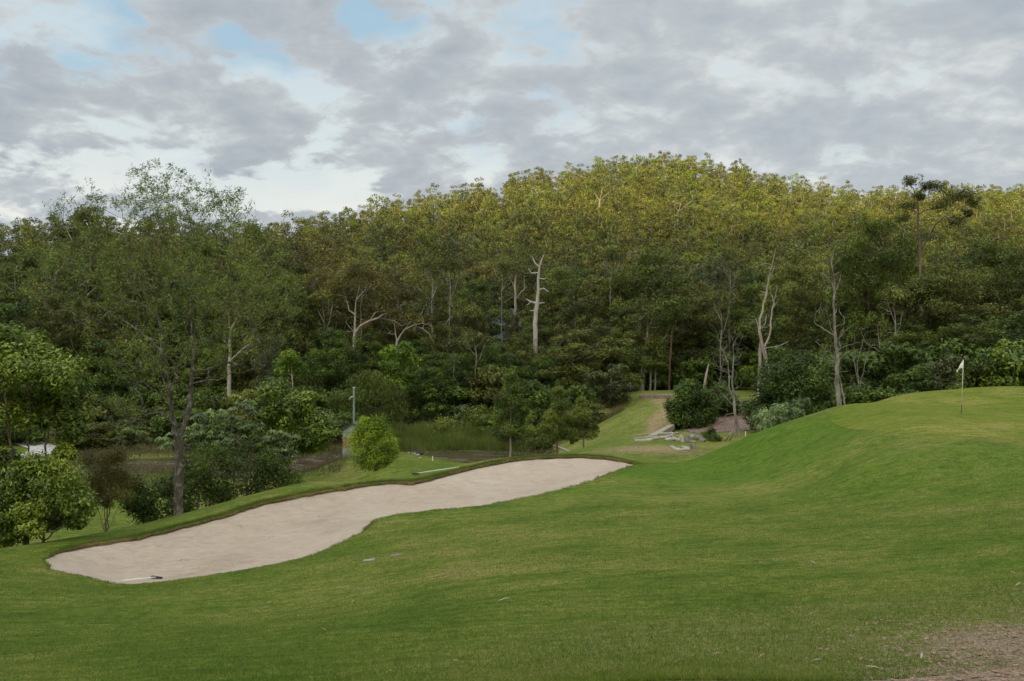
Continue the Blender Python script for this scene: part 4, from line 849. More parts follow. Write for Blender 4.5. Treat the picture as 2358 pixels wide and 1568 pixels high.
# leafy tree and shrubs at the left
custom('leafy_tree',34,[[(60,1262),(60,1240),(55,1150),(60,1060),(66,960),(70,880),(60,800)],[(60,1180),(90,1120),(105,1040),(118,960),(135,880)],[(58,1130),(30,1060),(15,960),(10,880)],[(60,1220),(35,1190),(15,1165)]],.10,BARK,'leafy broad-leaved young tree filling the left edge',
 clusters=[(10,775,44,.5),(45,790,44),(85,822,40),(20,840,48),(60,868,46),(120,842,40),(150,865,38),(165,905,38),(110,900,42),(15,905,42),(70,930,40),(135,945,40),(178,955,26),(30,965,38),(165,1000,28),(20,1075,36),(60,1085,32),(-15,1000,40),(-20,880,40),(150,1040,20)],leaf=LM['broad'],ls=.14,nl=52,sub=13,asp=.42,tip=.006,depth=1.2,shell=.4,droop=.05,up=.45)
custom('leafy_shrub',32.6,[[(100,1262),(100,1245),(98,1180),(104,1120)],[(99,1220),(130,1170),(160,1130)],[(99,1230),(70,1180),(50,1140)],[(100,1240),(135,1215),(165,1195)]],.05,BARK,'lower leafy shrub with dark gaps in front of the left-edge tree','shrub',
 clusters=[(95,1075,34),(140,1095,36),(178,1120,34),(60,1120,34),(110,1130,34),(185,1160,26),(150,1165,28),(30,1150,34),(75,1180,28),(10,1195,34),(40,1225,26),(10,1240,24),(175,1200,18),(120,1200,20),(20,1130,26),(5,1210,26),(70,1215,22)],leaf=LM['broad'],cs=1.35,ls=.125,nl=48,sub=13,asp=.42,tip=.005,depth=.8,shell=.4)
custom('rusty_shrub',41,[[(243,1232),(244,1220),(240,1150),(232,1100)],[(243,1226),(256,1160),(262,1110)],[(244,1228),(228,1180),(212,1130)],[(244,1228),(272,1170),(288,1130)],[(244,1215),(248,1130),(250,1080)]],.05,BARK,'small multi-stemmed tree with rusty fine foliage between leafy tree and mottled trunk','small tree',
 clusters=[(235,1080,34),(270,1075,32),(215,1105,28),(250,1115,32),(290,1105,24),(215,1060,24),(255,1050,24),(225,1140,22),(280,1135,24),(250,1150,18)],leaf=LM['rust'],ls=.07,nl=120,sub=14,asp=.3,tip=.004,twig=(120,.7),cs=1.35)
def blossoms(r,K,KR):
    i=r.choice(len(K),150); p=K[i]+unit(r.normal(size=(150,3))+[0,-.6,.5])*np.array(KR)[i][:,None]*1.0
    L=leafcloud(r,p,.05,9,.045,.5,flat=1.2,shell=.2); return fastmesh('blossom',L[0],L[1],4,[M_red])
custom('flowering_shrub',42.5,[[(480,1225),(482,1180),(485,1120)],[(480,1215),(400,1160),(350,1120)],[(480,1215),(560,1130),(600,1090)],[(480,1215),(520,1140),(525,1070)]],.07,BARK,'wide dark shrub dotted with red flowers behind the mottled trunk','shrub',
 clusters=[(320,1130,30),(345,1165,34),(380,1110,32),(400,1150,34),(440,1090,32),(450,1140,38),(480,1060,34),(500,1110,38),(540,1060,34),(550,1110,38),(590,1080,34),(600,1120,30),(640,1090,32),(670,1110,24),(340,1190,24),(420,1180,26),(500,1150,26),(620,1060,26),(310,1160,24)],leaf=LM['dark'],ls=.12,nl=60,sub=12,asp=.36,tip=.006,cs=1.45,extra=blossoms,parts=('trunk','crown','blossom'),depth=1.0)
# umbrella trees: whorls of drooping leaflets
def whorls(r,C,stalk=.35,nlf=9,ll=.34):
    P=[];A=[];B=[];c=[]
    for q in C:
        m=int(r.integers(7,11)); bb=r.random()
        for _ in range(m):
            th=r.random()*6.283; el=r.uniform(-.1,.9); d=np.array([math.cos(th)*math.cos(el),math.sin(th)*math.cos(el),math.sin(el)]); o=q+d*stalk*r.uniform(.6,1.2)
            for k_ in range(nlf):
                a_=th+k_*6.283/nlf; v=unit(np.array([math.cos(a_),math.sin(a_),-.75+r.normal(0,.15)])); P.append(o+v*ll*.5); A.append(v); B.append(unit(np.cross(v,[0,0,1.]))); c.append(bb)
    return quadleaf(np.array(P),np.array(A),np.array(B),ll*r.uniform(.8,1.15,len(P)),.30,r,np.arange(len(P)),len(P),c)
for nm,Y_,st,cs,lb in [('umbrella_tree',48,(450,1070),[(378,1010),(395,1022),(415,1030),(452,1000),(460,958),(480,985),(495,950),(500,1000),(520,962),(440,985),(420,1000)],'left umbrella tree with whorled drooping leaves behind the mottled trunk'),
  ('umbrella_tree',49.5,(560,1075),[(530,945),(555,930),(575,945),(590,985),(560,985),(600,1010),(545,1010),(570,1030),(520,1020),(540,970)],'middle umbrella tree with pale drooping leaf whorls'),
  ('umbrella_tree',47,(650,1080),[(640,1000),(655,1020),(670,1005),(660,1045),(640,1035),(625,1015),(665,1060),(645,1060)],'right umbrella tree drooping toward the dark pond')]:
    r=np.random.default_rng(int(st[0])); x0=(st[0]-CX)/F*Y_; zg=h(x0,Y_); O=np.array([x0,Y_,zg]); C=np.array([np.array(W3(a_,b_,Y_+r.uniform(-.8,.8)))-O for a_,b_ in cs])
    s=Skel((0,0,-.2)); s.line(0,[(0,0,.3),(.1,0,.8)],r,.02); s.grow(C-[0,0,.1],r,seg=.25,wob=.02,lean=.8); s.radii(.018,.07); v,f=s.mesh(7)
    place(nm,[fastmesh('umb_wood',v,f,4,[BARK],smooth=True),leafmesh('umb_leaves',whorls(r,C,.36,10,.35),LM['umb'])],tuple(O),lb,'tree','umbrella trees beside the pond')
custom('glossy_shrub',60,[[(650,1050),(652,1020),(650,950)],[(650,1040),(700,990),(720,960)],[(650,1040),(620,980)],[(650,1045),(740,1010)]],.08,BARK,'tall glossy dark shrub with lime young leaves beside the dark pond','shrub',
 clusters=[(620,905,28),(645,895,26),(600,940,28),(635,945,32),(670,940,30),(700,925,26),(690,970,34),(650,985,32),(725,960,30),(745,985,26),(720,1000,32),(680,1015,30),(735,1020,22),(700,1030,22),(610,980,24)],leaf=LM['broad'],ls=.2,nl=55,sub=11,asp=.45,tip=.01)
custom('small_tree',76,[[(674,905),(674,880),(672,850),(670,830)]],.07,BPALE,'small round-crowned tree with thin pale stem above the glossy shrub','small tree',clusters=[(660,838,20),(682,842,20),(670,820,18),(690,858,14),(648,855,14)],leaf=LM['bright'],ls=.2,nl=50,tip=.02)
custom('bright_tree',90,[[(925,925),(925,880),(922,840),(925,810)]],.1,BARK,'vivid green round tree on the forest edge left of the pond','tree',clusters=[(905,815,20),(930,805,20),(945,830,22),(915,845,24),(940,862,20),(905,870,20),(925,890,18),(890,840,14),(895,895,16)],leaf=LM['bright'],ls=.22,nl=70,sub=9,tip=.02)
custom('weeping_shrub',80,[[(865,990),(865,950),(862,900)],[(865,960),(900,910)],[(865,960),(830,910)]],.1,BARK,'dark weeping thicket of trailing branches behind the lime bush','shrub',clusters=[(820,890,26),(850,875,28),(880,880,26),(905,905,26),(840,920,30),(880,925,30),(915,940,22),(855,950,26),(900,960,22),(810,930,24),(780,920,22)],leaf=LM['green'],ls=.26,nl=80,asp=.16,droop=1.3,tip=.02,twig=(60,2.0))
for px,py,Y_,lb,lf in [(1010,948,93,'pale grey-green shrub mound at the left behind the reeds','grey'),(1060,958,92,'grey-green shrub mound in the middle behind the reeds','silver'),(1105,965,90,'olive shrub mound at the right behind the reeds','young'),(1030,985,88,'low leafy green mound among the reeds','young'),(965,960,94,'dusky shrub left of the grey-green mounds','grey')]:
    custom('shrub',Y_,[[(px,1005),(px,985),(px+3,960)]],.05,BARK,lb,'shrub','shrub mounds behind the reeds',clusters=[(px-22,py+8,22),(px,py-8,24),(px+22,py+4,22),(px-10,py+22,22),(px+14,py+24,22)],leaf=LM[lf],ls=.2,nl=60,sub=9,asp=.3,tip=.012,seed=px)
custom('lime_bush',53,[[(866,1085),(866,1075),(862,1020)],[(866,1080),(830,1020)],[(866,1080),(895,1015)],[(866,1080),(850,1030)]],.07,BARK,'rounded lime-green bush in front of the small shed','bush',
 clusters=[(835,990,22),(860,982,24),(885,990,22),(822,1010,22),(850,1012,26),(878,1010,26),(898,1018,18),(830,1036,24),(858,1042,28),(888,1040,24),(838,1060,22),(866,1064,24),(890,1060,16),(870,975,14),(843,974,12),(902,1035,12)],leaf=LM['lime'],ls=.11,nl=80,sub=12,asp=.26,tip=.006,flat=.95,cs=1.3,depth=.6,twig=(120,.9))
custom('young_gum',66,[[(1283,1045),(1283,1030),(1284,985),(1286,930),(1288,895)]],.07,BARK,'young gum with olive tip growing behind the bunker, left of its smaller neighbour','tree','young gums between pond and bunker',[(1288,900,14),(1278,925,20),(1296,932,20),(1268,955,20),(1290,962,24),(1310,968,18),(1256,985,18),(1280,992,24),(1302,998,20),(1270,1012,16)],LM['young'],1.0,ls=.13,nl=75,sub=10,asp=.28,tip=.01,droop=.5)
custom('young_gum',66.5,[[(1345,1040),(1344,1025),(1343,980),(1342,930)]],.05,BARK,'smaller young gum with gaps at the right of the pair behind the bunker','tree','young gums between pond and bunker',[(1340,925,13),(1335,948,15),(1352,952,15),(1325,970,16),(1345,975,18),(1364,978,14),(1335,998,16),(1360,1000,16),(1372,992,10),(1322,1015,12)],LM['young'],1.0,ls=.13,nl=60,sub=9,asp=.28,tip=.008,droop=.5)
custom('young_gum',70,[[(1222,1042),(1222,1020),(1222,985)]],.04,BARK,'slight pale young gum in front of the dark pond-side one','tree','young gums between pond and bunker',[(1222,965,12),(1214,985,15),(1230,988,15),(1210,1008,14),(1228,1012,15),(1240,1020,10)],LM['young'],1.0,ls=.12,nl=45,sub=8,asp=.25,tip=.008,droop=.5)
custom('young_gum',77,[[(1176,1035),(1176,1020),(1176,960),(1177,880)]],.08,BPALE,'dense dark conical young gum at the right end of the pond','tree','young gums between pond and bunker',[(1177,868,14),(1168,890,20),(1188,895,20),(1160,920,24),(1185,925,26),(1205,935,18),(1152,950,24),(1178,958,28),(1202,965,22),(1156,980,22),(1182,988,26),(1204,992,18)],LM['green'],1.0,ls=.15,nl=95,sub=10,asp=.3,tip=.012,droop=.4)
for px,Y_,cl,lb in [(1592,69,[(1590,896,24),(1570,915,26),(1612,915,26),(1560,940,24),(1590,940,34),(1622,942,24),(1568,965,26),(1595,968,34),(1618,965,24),(1585,986,22),(1606,984,20)],'large dense round dark-green bush on the woodchip bed'),(1666,72,[(1660,905,22),(1645,925,22),(1672,925,24),(1685,935,16),(1650,948,22),(1672,948,24),(1640,940,14)],'smaller dark round bush right of the large one')]:
    custom('round_bush',Y_,[[(px,cl[-1][1]+12),(px,960),(px,930)]],.06,BARK,lb,'bush','round dark bushes on the woodchip bed',cl,LM['dark'],ls=.16,nl=105,sub=12,asp=.45,tip=.012,depth=.9)
custom('vine_mound',62,[[(1830,1000),(1830,950),(1825,880),(1800,830)],[(1830,950),(1880,900)],[(1830,960),(1780,920)]],.12,BARK,'billowing mound of dark vine foliage left of the putting green','vine',None,
 [(1796,832,28),(1842,838,24),(1818,868,38),(1780,880,34),(1858,875,34),(1880,885,36),(1900,915,30),(1836,915,42),(1785,925,38),(1870,940,36),(1735,950,24),(1755,935,22),(1895,950,28),(1810,955,36),(1760,965,26),(1850,965,30)],LM['dark'],ls=.15,nl=115,sub=13,asp=.5,tip=.015,depth=1.5,shell=.75,flat=.9,up=.5)
custom('silver_shrub',56,[[(1800,1005),(1800,985),(1795,950)],[(1800,990),(1840,940)],[(1800,990),(1760,960)]],.04,BGREY,'silvery pale-leaved shrub in front of the vine mound','shrub',None,
 [(1770,958,18),(1790,945,18),(1815,940,16),(1840,930,15),(1855,925,10),(1760,978,18),(1790,972,20),(1820,965,16),(1745,968,12),(1838,950,12)],LM['silver'],ls=.17,nl=34,sub=9,asp=.26,tip=.008)
custom('small_shrub',57.5,[[(1641,1032),(1641,1015),(1640,995)]],.03,BARK,'small dark scrubby bush beside the fallen logs','shrub',None,[(1638,992,9),(1630,1004,12),(1648,1006,12),(1640,1016,14),(1622,1018,9),(1656,1018,9)],LM['dark'],ls=.09,nl=55,sub=9,asp=.35,tip=.006)
custom('small_shrub',66,[[(1233,1045),(1233,1030),(1233,1015)]],.03,BARK,'low dark shrub at the foot of the young gums','shrub',None,[(1225,1022,14),(1245,1022,14),(1260,1030,12),(1236,1032,12)],LM['green'],ls=.12,nl=50,sub=8,asp=.35,tip=.01)
# ---------- small things
M_white=simple('white_paint',(.74,.73,.70),.5,.4,.06,9)
M_black=simple('black_rubber',(.022,.022,.024),.6,.4,.2,20)
M_flag=simple('flag_cloth',(.78,.76,.72),.85,.1,.05,6)
M_steel=simple('worn_aluminium',(.60,.61,.60),.45,.5,.12,12)
M_pole=barkmat('treated_pine',(.10,.13,.10),(.17,.21,.165),(.25,.28,.23),4,.2)
M_board=barkmat('shed_board',(.17,.185,.175),(.26,.28,.265),(.34,.36,.34),3,.3)
M_orange=simple('orange_paint',(.24,.13,.085),.7,.2,.25,6)
M_roof=simple('shed_roof',(.075,.085,.10),.6,.3,.2,6)
M_timber=barkmat('sleeper',(.12,.085,.060),(.20,.155,.115),(.31,.26,.21),3,1,.03)
M_ledge=barkmat('weathered_timber',(.24,.20,.155),(.36,.31,.25),(.46,.41,.35),3,1,.03)
M_wall=simple('house_wall',(.27,.30,.35),.8,.2,.12,1)
M_hroof=simple('house_roof',(.20,.235,.27),.5,.3,.15,1)
M_glass=simple('dark_glass',(.03,.04,.05),.1,.6,.1,2)
def gp(px,py,y0=7.5): return hit(px,py,y0)
def P3(px,py,Y): return np.array(W3(px,py,Y))
# flagstick on the green
b=gp(2213.5,952,30); o=empty('golf_flag',tuple(b)); top=P3(2218.5,828,b[1])-b; j=top*.17
v,f=tube([(0,0,-.05),tuple(j)],.011,10); link('lower_pole',pmesh('lower_pole',v,f,M_black,True),o)
v,f=tube([tuple(j),tuple(top)],.009,10); link('pole',pmesh('pole',v,f,M_white,True),o)
fl=[(2218.5,828),(2218.3,850),(2212,849.5),(2208,853),(2205.6,860.5),(2202.4,854.5),(2206,846),(2212,837)]
# cloth hanging from the pole: a grid bulged into folds
V=[];Fc=[];nu,nvv=12,9
for i in range(nu+1):
    t_=i/nu
    a_=np.array([2218.6-16*t_,828.2+26*t_**1.15]); c_=np.array([2218.2-13*t_,850+8*t_**2.2-4*math.sin(t_*3.1)])
    for jx in range(nvv+1):
        s_=jx/nvv; q=a_*(1-s_)+c_*s_; p=P3(q[0],q[1],b[1])-b; p[1]+=.035*math.sin(t_*7+s_*2)*t_+.01*math.sin(s_*9); V.append(tuple(p))
for i in range(nu):
    for jx in range(nvv): a_=i*(nvv+1)+jx; Fc.append((a_,a_+1,a_+nvv+2,a_+nvv+1))
link('flag',pmesh('flag',V,Fc,M_flag,True),o)
an=np.arange(20)*2*math.pi/20; V=[(.054*math.cos(q),.054*math.sin(q),.016) for q in an]; link('cup',pmesh('cup',V,[tuple(range(20))],M_black),o)
tag(o,'white flag on a thin pole with dark lower end standing on the putting green','golf flag')
# bunker rakes
def hit_sand(px,py,y0=20):
    ys_=np.arange(y0,46,.05); x_=(px-CX)/F*ys_; zr_=(CY-py)/F*ys_; zs=np.where(sdist(x_,ys_,BP)<0,sand_z(x_,ys_),-99.); i=np.where((zr_<=zs))[0][0]
    return np.array([x_[i],ys_[i],zs[i]])
def rake(name,hx,hy,ex,ey,y0,label,headdir,hl,zoff,hm):
    A=gp(hx,hy,y0); B=gp(ex,ey,y0)
    if zoff<0: A=hit_sand(hx,hy-2); B=hit_sand(ex+8,ey-5)
    else: A[2]+=zoff; B[2]+=zoff
    o=empty(name,tuple(A)); B=B-A
    v,f=tube([(0,0,.05),tuple(B*.5+[0,0,.045]),tuple(B+[0,0,.03])],.016,10); link('handle',pmesh('handle',v,f,hm,True),o)
    d=unit(np.array(headdir,float)); V=[];Fc=[]; ang=math.atan2(d[1],d[0]); Rm=Matrix.Rotation(ang,3,'Z')@Matrix.Rotation(-math.atan2(d[2],1),3,'Y')
    box(V,Fc,(0,0,.055),(hl,.07,.03),Rm)
    me=pmesh('head',V,Fc,M_black,False,bevel=.006); hd=link('head',me,o)
    for k_ in range(13):
        V=[];Fc=[]
    V=[];Fc=[]
    for k_ in range(13): c_=Rm@Vector(((k_/12-.5)*hl*.95,0,0)); box(V,Fc,(c_.x,c_.y,c_.z+.02),(.012,.012,.06))
    link('tines',pmesh('tines',V,Fc,M_black),o)
    tag(o,label,'rake'); return o
r1=gp(362,1334,20); r2=gp(270,1345,20)
rake('bunker_rake',361,1335.5,272,1345,20,'bunker rake lying on the sand near the front edge, black head at the right',(1,-.5,0),.40,-.12,M_white)
rake('bunker_rake',957,1096,1057,1080,36,'bunker rake resting on the turf at the back rim, black head at the left',(1,-.15,0),.28,.04,M_steel)
# covers in the turf
for px,py,lb,c_ in [(850,1291,'round pale grey cover flush in the turf, nearer of two',(.27,.29,.29)),(912,1279,'round mottled cover half overgrown, farther of two',(.20,.19,.14))]:
    p=gp(px,py,15); x_,y_=p[0],p[1]; dzx=(h(x_+.3,y_)-h(x_-.3,y_))/.6; dzy=(h(x_,y_+.3)-h(x_,y_-.3))/.6
    prof_=[(.145,-.03),(.145,.010),(.140,.014),(.110,.015),(.104,.011),(.02,.013)]; V=[];Fc=[]; n_=28
    for r_,z_ in prof_:
        for q in range(n_): a_=q*2*math.pi/n_; X=r_*math.cos(a_);Y_=r_*math.sin(a_); V.append((X,Y_,z_+X*dzx+Y_*dzy+.006))
    for i in range(len(prof_)-1):
        for q in range(n_): Fc.append((i*n_+q,i*n_+(q+1)%n_,(i+1)*n_+(q+1)%n_,(i+1)*n_+q))
    Fc.append(tuple((len(prof_)-1)*n_+q for q in range(n_)))
    tag(link('turf_cover',pmesh('turf_cover',V,Fc,simple('cover',c_,.8,.2,.15,9)),loc=tuple(p)),lb,'valve cover','covers in the turf below the bunker')
# marker stakes and posts
def stake(px,py,y0,ht,rad,m,label,lean=0,name='marker_stake',grp='stakes round the ponds'):
    p=gp(px,py,y0); v,f=tube([(0,0,-.1),(lean*ht*.5,0,ht*.5),(lean*ht,0,ht*.97),(lean*ht,0,ht)],[rad,rad,rad,rad*.5],8)
    return tag(link(name,pmesh(name,v,f,m),loc=tuple(p)),label,'stake',grp)
stake(880,1072,50,.62,.022,M_steel,'thin grey stake at the right foot of the lime bush')
stake(895,1068,50,.18,.035,M_white,'short white stake on the tongue of turf right of the grey stake')
stake(919,1031,60,.26,.035,M_white,'small white stake behind the lime bush at the reeds')
stake(996,1061.5,55,.30,.03,M_white,'white stake at the near edge of the reedy pond')
M_redp=simple('red_paint',(.55,.03,.02),.6,.3,.1,9)
stake(1869-18,0,0,0,0,None,'') if False else None
p=gp(1869,1030,50) if False else None
stake(1717,1003.5,50,.26,.03,M_white,'small white stake beside the crossed broken sticks')
stake(1553,889+40,70,.5,.05,M_white,'little pale post above the timber edging',name='post',grp=None) if False else None
# far tee flag in the valley at the left
p=gp(233,1180,40); o=empty('golf_flag',tuple(p)); v,f=tube([(0,0,0),(0,0,1.05)],.012,8); link('pole',pmesh('pole',v,f,M_white,True),o)
V=[];Fc=[]; box(V,Fc,(0,0,1.12),(.09,.09,.14)); link('marker',pmesh('marker',V,Fc,M_redp,bevel=.02),o); tag(o,'tiny red-topped white marker in the hollow behind the rusty small tree','marker')
# power pole
Y_=71; x_=(815-CX)/F*Y_; z_=h(x_,Y_); tp=(CY-893)/F*Y_-z_
o=empty('light_pole',(x_,Y_,z_)); v,f=tube([(0,0,-.3),(0,0,tp*.5),(0,0,tp-.03),(0,0,tp)],[.085,.08,.072,.055],12); link('pole',pmesh('pole',v,f,M_pole,True),o)
v,f=tube([(0,-.12,tp-.75),(-.03,-.3,tp-.6),(-.12,-.42,tp-.62),(-.25,-.46,tp-.8)],.025,8); lamp=link('bracket',pmesh('bracket',v,f,M_steel,True),o)
v,f=tube([(-.25,-.46,tp-.78),(-.26,-.46,tp-.86),(-.26,-.46,tp-.95)],[.03,.10,.06],12); link('lamp',pmesh('lamp',v,f,M_black,True),o)
v,f=tube([(0,0,tp-.01),(0,0,tp+.05)],.082,12); link('cap',pmesh('cap',v,f,M_steel),o)
tag(o,'green-grey treated timber pole with small hooked lamp behind the lime bush','pole')
# pump shed
Y_=68; x_=(812-CX)/F*Y_; z_=h(x_,Y_)-.05; k_=Y_/F
wd=46*k_; ht=(1022-988)*k_+.5; rf=15*k_; dp=1.6; o=empty('pump_shed',(x_,Y_,z_),0); zb=(CY-990)/F*Y_-z_
V=[];Fc=[]
for a_,b_ in ((0,.30),(.30,.72),(.72,1.0)):
    pass
def wallbox(z0,z1,m,nm,e=0):
    V=[];Fc=[]; box(V,Fc,(0,dp/2,(z0+z1)/2),(wd+e,dp+e,z1-z0)); return link(nm,pmesh(nm,V,Fc,m),o)
wallbox(-.4,zb*.42,M_board,'lower_wall'); wallbox(zb*.42,zb*.74,M_orange,'painted_band',.012); wallbox(zb*.74,zb,M_board,'upper_wall')
V=[];Fc=[]
for q in range(7):
    for zz in (zb*(q+.5)/7,): box(V,Fc,(0,-.012,zz),(wd*.98,.012,.018))
link('batten',pmesh('batten',V,Fc,M_ledge),o)
V=[(-wd/2,0,zb+.001),(wd/2,0,zb+.001),(0,0,zb+rf),(-wd/2,dp,zb+.001),(wd/2,dp,zb+.001),(0,dp,zb+rf)]; link('gable',pmesh('gable',V,[(0,1,2),(5,4,3),(0,3,4,1)],M_board),o)
e=.14; V=[];Fc=[]
for sgn in (-1,1):
    a0=Vector((sgn*(wd/2+e),-e,zb-e*rf/(wd/2))); a1=Vector((0,-e,zb+rf)); n_=len(V)
    for zz in (.02,.07):
        for q in ((a0.x,-e,a0.z),(a1.x,-e,a1.z),(a1.x,dp+e,a1.z),(a0.x,dp+e,a0.z)): V.append((q[0],q[1],q[2]+zz+.001*(sgn+1)))
    Fc+=[tuple(n_+i for i in q) for q in ((0,1,2,3),(7,6,5,4),(0,4,5,1),(1,5,6,2),(2,6,7,3),(3,7,4,0))]
link('roof',pmesh('roof',V,Fc,M_roof),o)
tag(o,'small grey boarded shed with faded orange band and dark gable roof by the lime bush','shed')
# house glimpsed through the trees
hx=(1140-CX)/F*131; hz=h(hx,131)-.3; o=empty('house',(hx,131,hz),.12)
V=[];Fc=[]; box(V,Fc,(2.2,4,2.9),(9.5,8,5.8)); link('wall',pmesh('wall',V,Fc,M_wall),o)
V=[(-3.2,-.8,5.8),(7.6,-.8,5.8),(7.6,8.8,5.8),(-3.2,8.8,5.8),(-3.2,-.8,6.0),(7.6,-.8,6.0),(7.6,8.8,6.0),(-3.2,8.8,6.0),(.5,4,8.4),(4,4,8.4)]
link('roof',pmesh('roof',V,[(0,3,2,1),(0,1,5,4),(1,2,6,5),(2,3,7,6),(3,0,4,7),(4,5,9,8),(5,6,9),(6,7,8,9),(7,4,8)],M_hroof),o)
for wx,wz in ((-.9,1.6),(2.2,1.6),(5.2,1.6),(-.9,4.2),(2.2,4.2),(5.2,4.2)):
    V=[];Fc=[]; box(V,Fc,(wx,-.02,wz),(1.5,.10,1.3)); w_=link('window',pmesh('window',V,Fc,M_white),o)
    V=[];Fc=[]; box(V,Fc,(wx,-.05,wz),(1.3,.08,1.1)); link('pane',pmesh('pane',V,Fc,M_glass),w_)
tag(o,'blue-grey house mostly hidden by trees on the lower slope','house')
# fallen logs
def log(pts,Y0,r0,r1,label,m=BDEAD,name='fallen_log',cat='log',grp='fallen logs near the woodchip bed',up=.5,forks=()):
    B=gp(*pts[0],Y0); Q=[]
    for px,py in pts: p=P3(px,py,B[1]+(py-pts[0][1])*0); g_=gp(px,py,Y0); p=g_ if g_ is not None and abs(g_[1]-B[1])<9 else p; Q.append(p-B+np.array([0,0,r0*up]))
    u=np.linspace(0,len(Q)-1,9); Q=np.array(Q); Q=np.stack([np.interp(u,np.arange(len(Q)),Q[:,i]) for i in range(3)],1); Q+=R_.normal(0,r0*.2,Q.shape)
    R=np.linspace(r0,r1,9)*R_.uniform(.85,1.15,9)
    v,f=tube(Q,R,9); n0=len(v)
    for (i,dx,dy,dz,r2) in forks:
        a_=Q[i]; v2,f2=tube([a_,a_+np.array([dx,dy,dz])*.5,a_+np.array([dx,dy,dz])],[r2,r2*.8,r2*.4],6); f+= [tuple(q+len(v) for q in t_) for t_ in f2]; v+=v2
    return tag(link(name,pmesh(name,v,f,m,True),loc=tuple(B)),label,cat,grp)
L_=lambda x,y:(1412.3+x*.15624,951.7+y*.15624)
log([L_(320,425),L_(500,408),L_(700,380),L_(855,362)],47,.12,.07,'longest bleached log, pointing left at the front of the log pile',forks=[(7,.6,.5,.25,.05)])
log([L_(690,318),L_(820,312),L_(965,308)],47,.11,.06,'bleached log at the back of the log pile')
log([L_(780,395),L_(880,402),L_(1000,408)],47,.10,.10,'pale log lying between the longest log and the upright stumps')
log([L_(300,385),L_(480,360),L_(680,358)],47,.05,.03,'thin pale stick at the left end of the log pile')
log([L_(690,350),L_(800,350),L_(850,318),L_(890,365)],47,.05,.03,'crooked branch across the middle of the log pile')
log([L_(1130,365),L_(1230,385),L_(1335,425)],47,.17,.13,'thickest rugged grey trunk at the right end of the log pile',BGREY,forks=[(2,.2,-.2,.3,.09),(5,.1,-.2,.35,.07)])
log([L_(1120,425),L_(1210,428)],47,.07,.05,'short pale log in front of the thick rugged trunk')
log([L_(850,500),L_(930,542),L_(1090,556)],47,.07,.11,'forked driftwood branch apart from the pile, longer piece')
log([L_(1000,505),L_(1060,508),L_(1120,548)],47,.06,.09,'short curved branch above the forked driftwood branch')
def stump(px,py,ht,r0,label,m=BGREY,lean=(0,0)):
    B=gp(px,py,47); v,f=tube([(0,0,-.1),(lean[0]*.3,lean[1]*.3,ht*.3),(lean[0]*.7,lean[1]*.7,ht*.7),(lean[0],lean[1],ht)],[r0*1.3,r0,r0*.9,r0*.85],10)
    return tag(link('stump',pmesh('stump',v,f,m,True),loc=tuple(B)),label,'stump','stumps among the fallen logs')
stump(*L_(1030,425),.38,.13,'pale tilted stump at the left of the pair in the log pile',BDEAD,(-.15,0))
stump(*L_(1095,430),.42,.14,'reddish-sided upright stump at the right of the pair in the log pile',BGREY)
stump(*L_(1200,522),.28,.14,'small grey leaning stump at the foot of the mound',BGREY,(-.18,0))
log([(1210,1010),(1222,1012),(1240,1020)],60,.08,.05,'pale fallen branch behind the young gums, left piece',grp='fallen branches behind the young gums')
log([(1265,1024),(1290,1032),(1310,1040)],60,.09,.06,'pale fallen trunk behind the young gums, right piece',grp='fallen branches behind the young gums')
def stick(a,b,Y,r,label):
    A=P3(*a,Y);B=P3(*b,Y); A[2]=h(A[0],A[1]); v,f=tube([(0,0,0),tuple((B-A)*.5+[.02,0,.02]),tuple(B-A)],[r,r*.9,r*.6],7); tag(link('broken_stick',pmesh('broken_stick',v,f,BGREY,True),loc=tuple(A)),label,'stick','crossed broken sticks beside the leafless tree')
stick(L_(1650,350),L_(1780,225),57,.05,'longer broken stick leaning right beside the leafless tree')
stick(L_(1715,335),L_(1795,250),57.4,.045,'shorter broken stick next to the leafless tree foot')
# timber edging
def edging(name,quad,ht,m,label,y0,cat='edging'):
    P=[gp(*q,y0) for q in quad]; O=P[0].copy(); V=[tuple(p-O+[0,0,-.3]) for p in P]+[tuple(p-O+[0,0,ht]) for p in P]
    tag(link(name,pmesh(name,V,[(0,3,2,1),(4,5,6,7),(0,1,5,4),(1,2,6,5),(2,3,7,6),(3,0,4,7)],m,bevel=.02),loc=tuple(O)),label,cat)
edging('timber_ramp',[(1490,1006),(1512,1004),(1564,974),(1555,972)],.06,M_ledge,'broad weathered timber ramp rising beside the round bush',55,'ramp')
edging('sleeper_wall',[(1473,919),(1549,918),(1549,915),(1473,916)],.30,M_timber,'dark low sleeper wall across the top of the worn fairway',70,'retaining wall')
edging('sleeper_edging',[(1690,928),(1762,926),(1762,924),(1690,926)],.16,M_ledge,'pale sleeper edging between woodchip bed and far lawn',70)
M_stone=simple('bank_stone',(.27,.235,.20),.9,.2,.35,7)
